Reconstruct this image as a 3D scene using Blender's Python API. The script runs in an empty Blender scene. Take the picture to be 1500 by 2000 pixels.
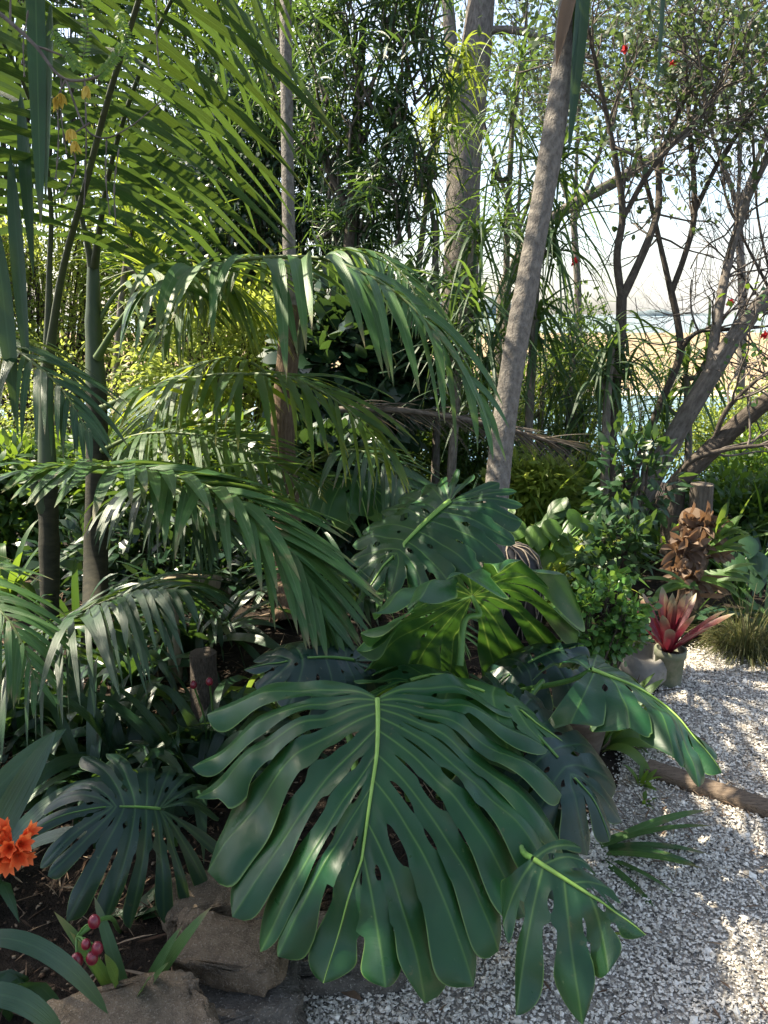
import bpy, bmesh, math
import numpy as np
from math import radians as R, sin, cos, pi
from mathutils import noise as mnoise, Vector

SC = bpy.context.scene
COL = SC.collection

# ------------------------------------------------------------------ camera
F, PITCH, EYE = 1483.0, R(14.6), 1.55
CAM = np.array([0.0, 0.0, EYE])
FW = np.array([0.0, cos(PITCH), -sin(PITCH)])
UP = np.array([0.0, sin(PITCH), cos(PITCH)])
RT = np.array([1.0, 0.0, 0.0])
cd = bpy.data.cameras.new('camera')
cam = bpy.data.objects.new('camera', cd); COL.objects.link(cam)
cam.location = CAM; cam.rotation_euler = (pi/2 - PITCH, 0, 0)
cd.sensor_fit = 'VERTICAL'; cd.sensor_height = 24.0; cd.lens = 24.0*F/2000.0
cd.clip_start = 0.02; cd.clip_end = 60000.0
SC.camera = cam
# ------------------------------------------------------------------ sky, sun, exposure
SUN_AZ, SUN_EL = R(-62.0), R(52.0)          # azimuth measured from +Y, negative = to the left
w = bpy.data.worlds.new('World'); SC.world = w; w.use_nodes = True
nt = w.node_tree; nt.nodes.clear()
sky = nt.nodes.new('ShaderNodeTexSky'); sky.sky_type = 'NISHITA'; sky.sun_disc = False
sky.sun_elevation = SUN_EL; sky.sun_rotation = SUN_AZ; sky.dust_density = 2.2; sky.air_density = 1.0; sky.ozone_density = .8
bg = nt.nodes.new('ShaderNodeBackground'); bg.inputs[1].default_value = 0.105
tc = nt.nodes.new('ShaderNodeTexCoord'); cn = nt.nodes.new('ShaderNodeTexNoise')
mp = nt.nodes.new('ShaderNodeMapping'); mp.inputs['Scale'].default_value = (2.2, 2.2, 6.0)
cn.inputs['Scale'].default_value = 1.6; cn.inputs['Detail'].default_value = 7.0; cn.inputs['Roughness'].default_value = 0.6
cr = nt.nodes.new('ShaderNodeValToRGB'); cr.color_ramp.elements[0].position = 0.46; cr.color_ramp.elements[1].position = 0.76
mx = nt.nodes.new('ShaderNodeMix'); mx.data_type = 'RGBA'; mx.inputs[7].default_value = (3.9, 3.8, 3.65, 1)
nt.links.new(tc.outputs['Generated'], mp.inputs[0]); nt.links.new(mp.outputs[0], cn.inputs['Vector'])
nt.links.new(cn.outputs[0], cr.inputs[0]); nt.links.new(cr.outputs[0], mx.inputs[0])
nt.links.new(sky.outputs[0], mx.inputs[6]); nt.links.new(mx.outputs[2], bg.inputs[0])
ow = nt.nodes.new('ShaderNodeOutputWorld'); nt.links.new(bg.outputs[0], ow.inputs[0])
sd = bpy.data.lights.new('sun', 'SUN'); sd.energy = 5.0; sd.angle = R(0.55); sd.color = (1.0, 0.89, 0.70)
so = bpy.data.objects.new('sun', sd); COL.objects.link(so)
sdir = Vector((sin(SUN_AZ)*cos(SUN_EL), cos(SUN_AZ)*cos(SUN_EL), sin(SUN_EL)))
so.rotation_euler = sdir.to_track_quat('Z', 'Y').to_euler(); so.location = sdir*30
SC.view_settings.view_transform = 'Standard'; SC.view_settings.look = 'None'
SC.view_settings.exposure = 1.9; SC.view_settings.gamma = 1.0
SC.render.engine = 'CYCLES'
SC.cycles.use_denoising = True
SC.cycles.max_bounces = 8; SC.cycles.transmission_bounces = 6; SC.cycles.diffuse_bounces = 5; SC.cycles.glossy_bounces = 3
SC.cycles.caustics_reflective = False; SC.cycles.caustics_refractive = False

# ------------------------------------------------------------------ helpers
def nz(v): 
    v = np.asarray(v, float); return v/np.maximum(np.linalg.norm(v, axis=-1, keepdims=True), 1e-9)
def PX(u, v, d):                       # a point seen at photo pixel (u, v) at depth d metres
    return CAM + FW*d + RT*((u-750.0)/F*d) + UP*((1000.0-v)/F*d)
def PXS(l): return np.array([PX(*p) for p in l])
def GR(u, v, z=0.0):                   # the ground under a photo pixel
    r = FW + RT*((u-750.0)/F) + UP*((1000.0-v)/F)
    return CAM + r*((z-EYE)/r[2])
def smooth(a, b, x):
    t = np.clip((np.asarray(x, float)-a)/(b-a), 0, 1); return t*t*(3-2*t)
def spl(pts, n):
    pts = np.asarray(pts, float)
    if len(pts) == 2: return pts[0] + (pts[1]-pts[0])*np.linspace(0, 1, n)[:, None]
    d = np.concatenate([[0], np.cumsum(np.linalg.norm(np.diff(pts, axis=0), axis=1)**.6)]); d /= d[-1]
    m = np.gradient(pts, d, axis=0)
    x = np.linspace(0, 1, n); i = np.clip(np.searchsorted(d, x, 'right')-1, 0, len(d)-2)
    h = (d[i+1]-d[i]); t = (x-d[i])/h; h = h[:, None]; t = t[:, None]
    return ((2*t**3-3*t**2+1)*pts[i] + (t**3-2*t**2+t)*h*m[i] + (-2*t**3+3*t**2)*pts[i+1] + (t**3-t**2)*h*m[i+1])

class MB:
    """collects grids, leaves and tubes and links them as one mesh object"""
    def __init__(s): s.V, s.Q, s.T, s.U, s.A, s.B, s.n = [], [], [], [], [], [], 0
    def add(s, V, Q=None, T=None, uv=None, a=0.5, b=1.0):
        V = np.asarray(V, float).reshape(-1, 3); k = len(V)
        s.V.append(V)
        if Q is not None and len(Q): s.Q.append(np.asarray(Q, np.int64).reshape(-1, 4)+s.n)
        if T is not None and len(T): s.T.append(np.asarray(T, np.int64).reshape(-1, 3)+s.n)
        s.U.append(np.zeros((k, 2)) if uv is None else np.asarray(uv, float).reshape(-1, 2))
        s.A.append(np.broadcast_to(np.asarray(a, float).reshape(-1), (k,)) if np.size(a) in (1, k) else None)
        s.B.append(np.broadcast_to(np.asarray(b, float).reshape(-1), (k,)))
        s.n += k
    def grids(s, V, uv=None, a=0.5, b=1.0):          # V (n, m, k, 3)
        V = np.asarray(V, float); n, m, k = V.shape[:3]
        I = np.arange(n*m*k).reshape(n, m, k)
        Q = np.stack([I[:, :-1, :-1], I[:, :-1, 1:], I[:, 1:, 1:], I[:, 1:, :-1]], -1)
        if uv is None:
            uv = np.stack(np.broadcast_arrays(np.linspace(0, 1, k)[None, None, :], np.linspace(0, 1, m)[None, :, None], ), -1)
            uv = np.broadcast_to(uv, (n, m, k, 2))
        if np.size(a) == n and n > 1 or (np.ndim(a) == 1 and len(a) == n): a = np.repeat(np.asarray(a), m*k)
        s.add(V, Q, None, uv, a, b)
    def tube(s, pts, r, seg=8, a=0.5, cap=False):
        pts = np.asarray(pts, float); m = len(pts); r = np.broadcast_to(np.asarray(r, float), (m,))
        T = nz(np.gradient(pts, axis=0)); ref = np.array([0, -1.0, 0.02]) if abs(T[0][1]) < .9 else np.array([1.0, 0, 0])
        X = nz(np.cross(T, np.cross(ref, T))); Y = np.cross(T, X)
        th = np.linspace(0, 2*pi, seg+1)+pi
        V = pts[:, None]+r[:, None, None]*(X[:, None]*np.cos(th)[None, :, None]+Y[:, None]*np.sin(th)[None, :, None])
        ln = np.concatenate([[0], np.cumsum(np.linalg.norm(np.diff(pts, axis=0), axis=1))])
        uv = np.stack(np.broadcast_arrays(th[None, :]*float(np.mean(r)), ln[:, None]), -1)
        s.grids(V[None], uv[None], a)
        if cap:
            c0 = s.n; k = seg
            V2 = np.vstack([V[-1, :-1], pts[-1:]+T[-1:]*r[-1]*0.15])
            s.add(V2, None, [[i, (i+1) % k, k] for i in range(k)], None, a)
    def build(s, name, mat, parent=None, flat=False, merge=0.0):
        V = np.vstack(s.V); off = np.zeros(3)
        if parent is not None:
            rt = parent
            while rt.parent is not None: rt = rt.parent
            off = np.array(rt.location)
        Q = np.vstack(s.Q) if s.Q else np.zeros((0, 4), int); T = np.vstack(s.T) if s.T else np.zeros((0, 3), int)
        me = bpy.data.meshes.new(name)
        li = np.concatenate([Q.ravel(), T.ravel()]).astype(np.int32)
        me.vertices.add(len(V)); me.vertices.foreach_set('co', (V-off).astype(np.float32).ravel())
        me.loops.add(len(li)); me.loops.foreach_set('vertex_index', li)
        me.polygons.add(len(Q)+len(T))
        ls = np.concatenate([np.arange(len(Q))*4, len(Q)*4+np.arange(len(T))*3]).astype(np.int32)
        me.polygons.foreach_set('loop_start', ls)
        U = np.vstack(s.U); ul = me.uv_layers.new(name='UVMap'); 
        me.update(calc_edges=True)
        ul = me.uv_layers[0]; ul.data.foreach_set('uv', U[li].astype(np.float32).ravel())
        at = me.attributes.new('rnd', 'FLOAT', 'POINT'); at.data.foreach_set('value', np.concatenate(s.A).astype(np.float32))
        at = me.attributes.new('vein', 'FLOAT', 'POINT'); at.data.foreach_set('value', np.concatenate(s.B).astype(np.float32))
        me.polygons.foreach_set('use_smooth', np.full(len(me.polygons), not flat))
        if merge:
            bm = bmesh.new(); bm.from_mesh(me); bmesh.ops.remove_doubles(bm, verts=bm.verts, dist=merge); bm.to_mesh(me); bm.free()
        me.validate()
        me.materials.append(mat)
        o = bpy.data.objects.new(name, me); COL.objects.link(o)
        if parent is not None: o.parent = parent
        return o

def tag(o, label=None, cat=None, group=None, kind=None):
    if label: o['label'] = label
    if cat: o['category'] = cat
    if group: o['group'] = group
    if kind: o['kind'] = kind
    return o
def thing(name, label, cat, loc, group=None):
    o = bpy.data.objects.new(name, None); COL.objects.link(o); o.location = tuple(float(x) for x in loc)
    o.empty_display_size = .1
    return tag(o, label, cat, group)

def blades(mb, P, D, N, L, W, droop, k=8, prof='leaflet', fold=0.15, a=None, curl=0.0):
    """many long leaves: base P, direction D, face normal N, length L, width W; droop bends them down"""
    P, D, N = np.asarray(P, float), nz(D), np.asarray(N, float); n = len(P)
    L = np.broadcast_to(np.asarray(L, float), (n,)); W = np.broadcast_to(np.asarray(W, float), (n,)); droop = np.broadcast_to(np.asarray(droop, float), (n,))
    s = np.linspace(0, 1, k+1)
    g = np.array([0, 0, -1.0])
    T = nz(D[:, None]+g*(2*droop[:, None]*s[None])[..., None]+nz(N)[:, None]*(curl*s*s)[None, :, None])
    C = P[:, None]+np.concatenate([np.zeros((n, 1, 3)), np.cumsum((T[:, 1:]+T[:, :-1])*.5, axis=1)], 1)*(L/k)[:, None, None]
    S = nz(np.cross(T, N[:, None])); M = np.cross(S, T)
    if prof == 'leaflet': wp = (.30+.70*smooth(0, .16, s))*np.clip(1-s**3.2, 0, 1)**.9
    elif prof == 'strap': wp = (.75+.25*smooth(0, .3, s))*np.clip(1-s**4.5, 0, 1)**.9
    elif prof == 'grass': wp = np.clip(1-s**1.8, 0, 1)
    elif prof == 'brom': wp = (.8+.2*smooth(0, .4, s))*np.clip(1-np.clip((s-.7)/.3, 0, 1)**2.2, 0, 1)
    else: wp = np.clip(np.sin(pi*np.clip(s, 0, 1)**.75), 0, 1)**.85
    wp = np.maximum(wp, .004)
    hw = (W[:, None]*.5*wp[None])[..., None]
    V = np.stack([C-S*hw+M*hw*fold, C, C+S*hw+M*hw*fold], 2)
    if a is None: a = RNG.random(n)
    b = np.broadcast_to(np.array([1., 0., 1.]), (n, k+1, 3)).ravel()
    mb.grids(V, None, np.asarray(a, float), b)

def leafcloud(mb, P, D, N, L, W, a=None, bend=0.15):
    """many short leaves, six corners each"""
    P, D = np.asarray(P, float), nz(D); n = len(P)
    S = nz(np.cross(D, N)); M = np.cross(S, D)
    L = np.broadcast_to(np.asarray(L, float), (n,))[:, None]; W = np.broadcast_to(np.asarray(W, float), (n,))[:, None]
    V = np.stack([P, P+D*L*.33-S*W*.5+M*L*.05, P+D*L*.33+S*W*.5+M*L*.05, P+D*L*.72-S*W*.36-M*L*bend*.4, P+D*L*.72+S*W*.36-M*L*bend*.4, P+D*L-M*L*bend], 1)
    I = (np.arange(n)*6)[:, None]
    T = np.vstack([I+[0, 2, 1], I+[3, 4, 5]]); Q = I+[1, 2, 4, 3]
    if a is None: a = RNG.random(n)
    mb.add(V, Q, T, None, np.repeat(a, 6), np.tile([0, 1., 1, 1, 1, 0], n))

RNG = np.random.default_rng(7)
def rdir(n, up=0.0):
    v = RNG.normal(size=(n, 3)); v[:, 2] += up; return nz(v)

# ------------------------------------------------------------------ materials
def mat(name):
    m = bpy.data.materials.new(name); m.use_nodes = True; t = m.node_tree; t.nodes.clear()
    return m, t, (lambda k, **kw: _node(t, k, **kw)), (lambda a, b: t.links.new(a, b))
def _node(t, k, **kw):
    n = t.nodes.new('ShaderNode'+k)
    for a, b in kw.items(): setattr(n, a, b)
    return n
def rgba(c): return (c[0], c[1], c[2], 1.0)
def mixc(N, K, f, a, b):
    m = N('Mix', data_type='RGBA')
    for sock, val in ((m.inputs[0], f), (m.inputs[6], a), (m.inputs[7], b)):
        if hasattr(val, 'links') or hasattr(val, 'is_linked'): K(val, sock)
        elif isinstance(val, (tuple, list)): sock.default_value = rgba(val)
        else: sock.default_value = val
    return m.outputs[2]
def ramp(N, K, inp, stops):
    r = N('ValToRGB'); e = r.color_ramp.elements
    while len(e) > 1: e.remove(e[-1])
    for i, (p, c) in enumerate(stops):
        q = e[0] if i == 0 else e.new(p)
        q.position = p; q.color = rgba(c) if isinstance(c, (tuple, list)) else (c, c, c, 1)
    K(inp, r.inputs[0]); return r.outputs[0]
def noise(N, K, scale, detail=4, vec=None, rough=.55, stretch=None):
    n = N('TexNoise'); n.inputs['Scale'].default_value = scale; n.inputs['Detail'].default_value = detail; n.inputs['Roughness'].default_value = rough
    if vec is None: vec = N('TexCoord').outputs['Object']
    if stretch:
        m = N('Mapping'); m.inputs['Scale'].default_value = stretch; K(vec, m.inputs[0]); vec = m.outputs[0]
    K(vec, n.inputs['Vector']); return n.outputs[0]
def attr(N, n): a = N('Attribute'); a.attribute_name = n; return a.outputs['Fac']
def bump(N, K, h, strength=.3, dist=.01):
    b = N('Bump'); b.inputs['Strength'].default_value = strength; b.inputs['Distance'].default_value = dist; K(h, b.inputs['Height']); return b.outputs[0]

def _tipf(N, K, v):
    m = N('MapRange'); m.inputs['From Min'].default_value = 1.10; m.inputs['From Max'].default_value = 1.28; K(v, m.inputs['Value']); return m.outputs[0]
def leaf_mat(name, c1, c2, rough=.4, tr=.3, trc=None, spec=.5, mot=.35, dry=None, vein=None, tip=None):
    m, t, N, K = mat(name)
    col = mixc(N, K, attr(N, 'rnd'), c1, c2)
    nf = noise(N, K, 9, 3)
    dark = N('Mix', data_type='RGBA'); dark.blend_type = 'MULTIPLY'; dark.inputs[0].default_value = mot
    K(col, dark.inputs[6]); K(ramp(N, K, nf, [(.3, .45), (.7, 1.35)]), dark.inputs[7]); col = dark.outputs[2]
    if vein: col = mixc(N, K, ramp(N, K, attr(N, 'vein'), [(0, .6), (.12, 0.0)]), col, vein)
    if dry:
        dn = noise(N, K, 14, 4); col = mixc(N, K, ramp(N, K, dn, [(.62, 0.), (.72, .8)]), col, dry)
    if tip:
        sx = N('SeparateXYZ'); K(N('TexCoord').outputs['UV'], sx.inputs[0]); av = N('Math', operation='MULTIPLY_ADD'); K(noise(N, K, 5, 3), av.inputs[0]); av.inputs[1].default_value = .5; K(sx.outputs[1], av.inputs[2])
        col = mixc(N, K, ramp(N, K, av.outputs[0], [(1.12, 0.), (1.25, .9)]) if False else _tipf(N, K, av.outputs[0]), col, tip)
    p = N('BsdfPrincipled'); K(col, p.inputs['Base Color'])
    p.inputs['Roughness'].default_value = rough; p.inputs['Specular IOR Level'].default_value = spec
    # fine lengthwise ribs
    tcn = N('TexCoord').outputs['UV']
    rb = noise(N, K, 1.0, 2, tcn, .5, (16, .8, 1)); K(bump(N, K, rb, .45, .004), p.inputs['Normal'])
    tl = N('BsdfTranslucent')
    if trc is None: trc = tuple(min(1, x) for x in (c2[0]*3.0, c2[1]*2.6, c2[2]*1.0))
    K(mixc(N, K, .35, trc, col), tl.inputs[0])
    mx = N('MixShader'); mx.inputs[0].default_value = tr
    K(p.outputs[0], mx.inputs[1]); K(tl.outputs[0], mx.inputs[2])
    o = N('OutputMaterial'); K(mx.outputs[0], o.inputs[0]); return m

def monstera_mat(name, c1, c2, vein, rough=.33, tr=.15, trc=(.16, .30, .03)):
    m, t, N, K = mat(name)
    n1 = noise(N, K, 7, 5); col = mixc(N, K, ramp(N, K, n1, [(.3, 0.), (.7, 1.)]), c1, c2)
    n0 = noise(N, K, 2.6, 3); col = mixc(N, K, ramp(N, K, n0, [(.45, 0.), (.75, .5)]), col, tuple(x*1.7 for x in c2))
    nb = noise(N, K, 24, 5, None, .7); col = mixc(N, K, ramp(N, K, nb, [(.66, 0.), (.74, .7)]), col, (.10, .085, .035))
    vd = attr(N, 'vein')
    uv = N('TexCoord').outputs['UV']; sp = N('SeparateXYZ'); K(uv, sp.inputs[0])
    # fading of the side veins towards the tip
    fade = ramp(N, K, sp.outputs[1], [(0, 1.), (.9, .45)])
    vl = ramp(N, K, vd, [(0, 1.), (.0010, .7), (.0026, 0.)])
    mm = N('Math', operation='MULTIPLY'); K(vl, mm.inputs[0]); K(fade, mm.inputs[1])
    col = mixc(N, K, mm.outputs[0], col, vein)
    halo = N('Math', operation='MULTIPLY'); K(ramp(N, K, vd, [(0, .22), (.008, 0.)]), halo.inputs[0]); K(fade, halo.inputs[1])
    col = mixc(N, K, halo.outputs[0], col, tuple(x*.6 for x in vein))
    # pale rim
    au = N('Math', operation='SUBTRACT'); K(sp.outputs[0], au.inputs[0]); au.inputs[1].default_value = .5
    ab = N('Math', operation='ABSOLUTE'); K(au.outputs[0], ab.inputs[0])
    rim = N('Math', operation='MULTIPLY'); K(ramp(N, K, ab.outputs[0], [(.468, 0.), (.498, .8)]), rim.inputs[0]); K(ramp(N, K, sp.outputs[1], [(.62, 0.), (.72, 1.)]), rim.inputs[1])
    col = mixc(N, K, rim.outputs[0], col, (.16, .26, .07))
    # small blemishes and dust
    dn = noise(N, K, 55, 3); col = mixc(N, K, ramp(N, K, dn, [(.70, 0.), (.76, .45)]), col, (.14, .17, .08))
    p = N('BsdfPrincipled'); K(col, p.inputs['Base Color'])
    rn = noise(N, K, 16, 3); K(ramp(N, K, rn, [(.3, rough*.8), (.7, rough*1.6)]), p.inputs['Roughness'])
    p.inputs['Specular IOR Level'].default_value = .38
    hb = ramp(N, K, vd, [(0, 0.), (.008, .8), (.03, 1.)])
    tcn = noise(N, K, 1.0, 3, uv, .5, (3, 34, 1))
    hs = N('Math', operation='ADD'); K(hb, hs.inputs[0])
    hm = N('Math', operation='MULTIPLY'); K(tcn, hm.inputs[0]); hm.inputs[1].default_value = .35; K(hm.outputs[0], hs.inputs[1])
    K(bump(N, K, hs.outputs[0], .35, .004), p.inputs['Normal'])
    tl = N('BsdfTranslucent'); K(mixc(N, K, mm.outputs[0], trc, (.4, .55, .1)), tl.inputs[0])
    mx = N('MixShader'); mx.inputs[0].default_value = tr; K(p.outputs[0], mx.inputs[1]); K(tl.outputs[0], mx.inputs[2])
    o = N('OutputMaterial'); K(mx.outputs[0], o.inputs[0]); return m

def solid_mat(name, c1, c2, scale=12, rough=.8, bstr=.5, bdist=.01, stretch=None, uvmap=False, spec=.3, lo=.35, hi=.65, c3=None, s3=60, f3=(.6, .7)):
    m, t, N, K = mat(name)
    vec = N('TexCoord').outputs['UV' if uvmap else 'Object']
    n1 = noise(N, K, scale, 6, vec, .6, stretch)
    col = mixc(N, K, ramp(N, K, n1, [(lo, 0.), (hi, 1.)]), c1, c2)
    n2 = noise(N, K, s3, 4, vec, .6, stretch)
    if c3: col = mixc(N, K, ramp(N, K, n2, [(f3[0], 0.), (f3[1], 1.)]), col, c3)
    p = N('BsdfPrincipled'); K(col, p.inputs['Base Color']); p.inputs['Roughness'].default_value = rough; p.inputs['Specular IOR Level'].default_value = spec
    ad = N('Math', operation='ADD'); K(n1, ad.inputs[0]); K(n2, ad.inputs[1])
    K(bump(N, K, ad.outputs[0], bstr, bdist), p.inputs['Normal'])
    o = N('OutputMaterial'); K(p.outputs[0], o.inputs[0]); return m
def rnd_mat(name, stops, rough=.7, spec=.3, nscale=120, nb=.2):
    m, t, N, K = mat(name)
    col = ramp(N, K, attr(N, 'rnd'), stops)
    n1 = noise(N, K, nscale, 4)
    d = N('Mix', data_type='RGBA'); d.blend_type = 'MULTIPLY'; d.inputs[0].default_value = .6
    K(col, d.inputs[6]); K(ramp(N, K, n1, [(.3, .55), (.7, 1.2)]), d.inputs[7])
    p = N('BsdfPrincipled'); K(d.outputs[2], p.inputs['Base Color']); p.inputs['Roughness'].default_value = rough; p.inputs['Specular IOR Level'].default_value = spec
    K(bump(N, K, n1, nb, .003), p.inputs['Normal'])
    o = N('OutputMaterial'); K(p.outputs[0], o.inputs[0]); return m

M = {}
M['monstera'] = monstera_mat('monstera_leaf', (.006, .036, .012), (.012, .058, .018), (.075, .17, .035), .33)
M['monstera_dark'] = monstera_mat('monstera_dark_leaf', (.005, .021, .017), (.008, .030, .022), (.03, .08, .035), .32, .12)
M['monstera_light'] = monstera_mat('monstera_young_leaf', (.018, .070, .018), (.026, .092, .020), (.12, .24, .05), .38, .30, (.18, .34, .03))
M['monstera_shade'] = monstera_mat('monstera_shade_leaf', (.005, .028, .013), (.010, .044, .019), (.07, .15, .04), .34)  # monstera green darkened to stand in for missing shade on the low leaf
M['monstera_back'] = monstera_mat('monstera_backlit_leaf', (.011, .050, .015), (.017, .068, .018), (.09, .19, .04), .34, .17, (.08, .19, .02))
M['midrib'] = solid_mat('monstera_midrib', (.17, .30, .05), (.22, .36, .08), 30, .45, .1, .002)
M['petiole'] = solid_mat('monstera_petiole', (.06, .15, .03), (.10, .2, .05), 22, .5, .15, .003)
M['palm'] = leaf_mat('palm_leaflet', (.016, .054, .017), (.028, .078, .022), .37, .11, (.20, .30, .03), .42, .5, None, (.08, .15, .05), (.14, .11, .05))
M['palm_grey'] = leaf_mat('palm_leaflet_greygreen', (.036, .100, .028), (.060, .140, .036), .42, .25, (.22, .34, .05), .32, .35, (.16, .15, .07), (.13, .2, .09), (.2, .16, .08))
M['palm_dark'] = leaf_mat('palm_leaflet_dark', (.013, .045, .015), (.022, .062, .019), .42, .22, (.16, .26, .03), .5, .4, None, (.05, .1, .04))
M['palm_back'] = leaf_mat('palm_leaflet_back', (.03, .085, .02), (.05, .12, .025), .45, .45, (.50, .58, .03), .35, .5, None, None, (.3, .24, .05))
M['rachis'] = solid_mat('palm_rachis', (.07, .11, .03), (.10, .13, .04), 20, .5, .2, .003)
M['rachis_dark'] = solid_mat('palm_rachis_dark', (.035, .04, .018), (.05, .06, .025), 20, .6, .2, .003)
M['palmtrunk'] = solid_mat('palm_trunk_ringed', (.11, .097, .085), (.21, .19, .165), 5, .9, .8, .012, (9, 5, 1), True, .25, .35, .65, (.07, .055, .045), 9, (.6, .72))
M['palmgreen'] = solid_mat('palm_crownshaft', (.022, .040, .012), (.045, .065, .02), 4, .5, .2, .004, (6, 2, 1), True, .4, .3, .7, (.05, .045, .025), 10, (.6, .75))
M['palmdark'] = solid_mat('palm_trunk_dark', (.018, .019, .011), (.042, .038, .022), 5, .8, .5, .01, (3, 8, 1), True)
M['fibre'] = solid_mat('palm_fibre_trunk', (.085, .055, .035), (.17, .12, .08), 7, .9, .8, .015, (9, 1.3, 1), True, .2, .35, .65, (.05, .035, .025), 14, (.58, .7))
M['bark_dark'] = solid_mat('bark_dark', (.045, .037, .03), (.10, .082, .066), 14, .9, .7, .012, (4, 1.2, 1), True, .2, .35, .65, (.12, .11, .09), 30, (.66, .74))
M['bark_grey'] = solid_mat('bark_grey', (.10, .085, .07), (.20, .175, .15), 9, .9, .7, .015, (4, 1.3, 1), True, .2, .35, .65, (.06, .05, .045), 22, (.6, .7))
M['twig'] = solid_mat('twig_bark', (.08, .067, .056), (.16, .135, .115), 25, .9, .3, .004)
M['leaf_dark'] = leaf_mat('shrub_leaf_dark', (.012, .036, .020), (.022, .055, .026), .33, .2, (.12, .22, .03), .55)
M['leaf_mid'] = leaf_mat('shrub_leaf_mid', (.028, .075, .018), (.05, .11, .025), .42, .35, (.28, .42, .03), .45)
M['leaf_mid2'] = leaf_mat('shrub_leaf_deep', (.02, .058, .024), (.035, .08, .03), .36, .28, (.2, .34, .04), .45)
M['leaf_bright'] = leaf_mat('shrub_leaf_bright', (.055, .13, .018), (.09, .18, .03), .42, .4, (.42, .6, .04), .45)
M['leaf_yellow'] = leaf_mat('shrub_leaf_yellowgreen', (.12, .18, .03), (.19, .25, .05), .5, .5, (.60, .68, .12), .35)  # albedo and translucency raised to stand in for sun on shaded foliage
M['leaf_grey'] = leaf_mat('tree_leaf_greygreen', (.04, .07, .035), (.065, .10, .045), .5, .3, (.2, .3, .06), .4)
M['cordyline'] = leaf_mat('cordyline_leaf', (.028, .065, .028), (.05, .10, .035), .45, .33, (.25, .40, .05), .45)
M['cordyline_yel'] = leaf_mat('cordyline_leaf_yellow', (.07, .12, .02), (.12, .17, .03), .45, .4, (.45, .55, .05), .45)
M['clivia'] = leaf_mat('clivia_leaf', (.014, .046, .022), (.024, .066, .028), .33, .2, (.15, .28, .03), .55, .35, None, (.04, .09, .04))
M['clivia_mid'] = leaf_mat('clivia_leaf_fresh', (.026, .075, .028), (.045, .105, .035), .34, .22, (.25, .4, .04), .5, .35, None, (.07, .13, .05), (.16, .14, .07))
M['clivia_lt'] = leaf_mat('strap_leaf_light', (.06, .13, .03), (.09, .17, .05), .38, .35, (.36, .5, .05), .5)
M['jade'] = leaf_mat('jade_leaf', (.03, .10, .026), (.085, .20, .045), .32, .28, (.32, .5, .06), .5)
M['grass'] = leaf_mat('tussock_blade', (.06, .085, .025), (.14, .12, .055), .55, .3, (.3, .32, .08), .3)
M['drybrown'] = leaf_mat('dry_leaf_brown', (.10, .066, .045), (.22, .16, .115), .75, .2, (.4, .2, .08), .2)
M['drygrey'] = leaf_mat('dry_frond_grey', (.08, .068, .058), (.15, .13, .11), .8, .2, (.25, .2, .12), .2)
M['bromred'] = leaf_mat('bromeliad_red', (.20, .022, .035), (.32, .06, .06), .35, .3, (.6, .08, .08), .5)
M['bromtip'] = leaf_mat('bromeliad_tip', (.26, .10, .075), (.30, .24, .15), .4, .3, (.5, .3, .12), .45)
M['orange'] = leaf_mat('clivia_petal', (.86, .13, .035), (.90, .24, .07), .45, .3, (.9, .25, .06), .35, .15)
M['yellow_petal'] = leaf_mat('yellow_petal', (.55, .38, .05), (.65, .48, .10), .5, .35, (.8, .6, .1), .3, .2)
M['pinkred'] = leaf_mat('red_petal', (.65, .03, .045), (.75, .06, .06), .5, .3, (.9, .1, .1), .3, .15)
M['berry'] = solid_mat('clivia_berry', (.11, .004, .014), (.19, .010, .024), 60, .32, .05, .002, None, False, .6)
M['soil'] = solid_mat('soil', (.014, .011, .009), (.045, .034, .025), 22, .95, .9, .02, None, False, .15, .35, .65, (.10, .085, .065), 160, (.64, .72))
M['path'] = solid_mat('path_base', (.13, .12, .10), (.32, .29, .25), 60, .9, .6, .01, None, False, .2, .3, .6, (.42, .40, .37), 170, (.52, .62))
M['chips'] = rnd_mat('shell_chips', [(0, (.03, .03, .03)), (.05, (.09, .085, .075)), (.09, (.42, .385, .33)), (.5, (.64, .595, .52)), (1, (.80, .76, .68))], .6, .35, 90, .3)
M['litter'] = rnd_mat('leaf_litter', [(0, (.035, .022, .014)), (.4, (.09, .055, .035)), (.75, (.19, .13, .085)), (1, (.30, .24, .17))], .85, .2)
M['rock'] = solid_mat('sandstone', (.10, .078, .054), (.21, .165, .115), 34, .92, .9, .012, None, False, .2, .3, .7, (.26, .22, .17), 230, (.55, .64))
M['rockgrey'] = solid_mat('grey_stone', (.07, .064, .055), (.15, .138, .12), 30, .92, .9, .012, None, False, .2, .3, .7, (.30, .28, .25), 170, (.58, .68))
M['pebble'] = solid_mat('dark_pebble', (.03, .03, .032), (.07, .068, .066), 40, .7, .2, .003)
M['timber'] = solid_mat('weathered_timber', (.14, .105, .075), (.26, .21, .155), 6, .9, .7, .008, (14, 1.2, 14), False, .2, .3, .7, (.07, .05, .035), 11, (.6, .7))
M['post'] = solid_mat('old_post', (.085, .07, .055), (.19, .16, .13), 7, .9, .8, .01, (10, 10, 1.2), False, .2, .3, .7, (.04, .03, .025), 12, (.58, .7))
M['edge'] = solid_mat('edging_timber', (.09, .066, .047), (.17, .13, .095), 9, .9, .7, .006, (3, 14, 14), False, .2, .3, .7, (.04, .03, .022), 16, (.58, .68))
M['palepost'] = solid_mat('pale_post', (.15, .125, .08), (.25, .21, .14), 7, .85, .4, .006, (9, 9, 1.1), False)
M['black'] = solid_mat('black_plastic', (.010, .010, .012), (.02, .02, .022), 20, .45, .15, .003)
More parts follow.
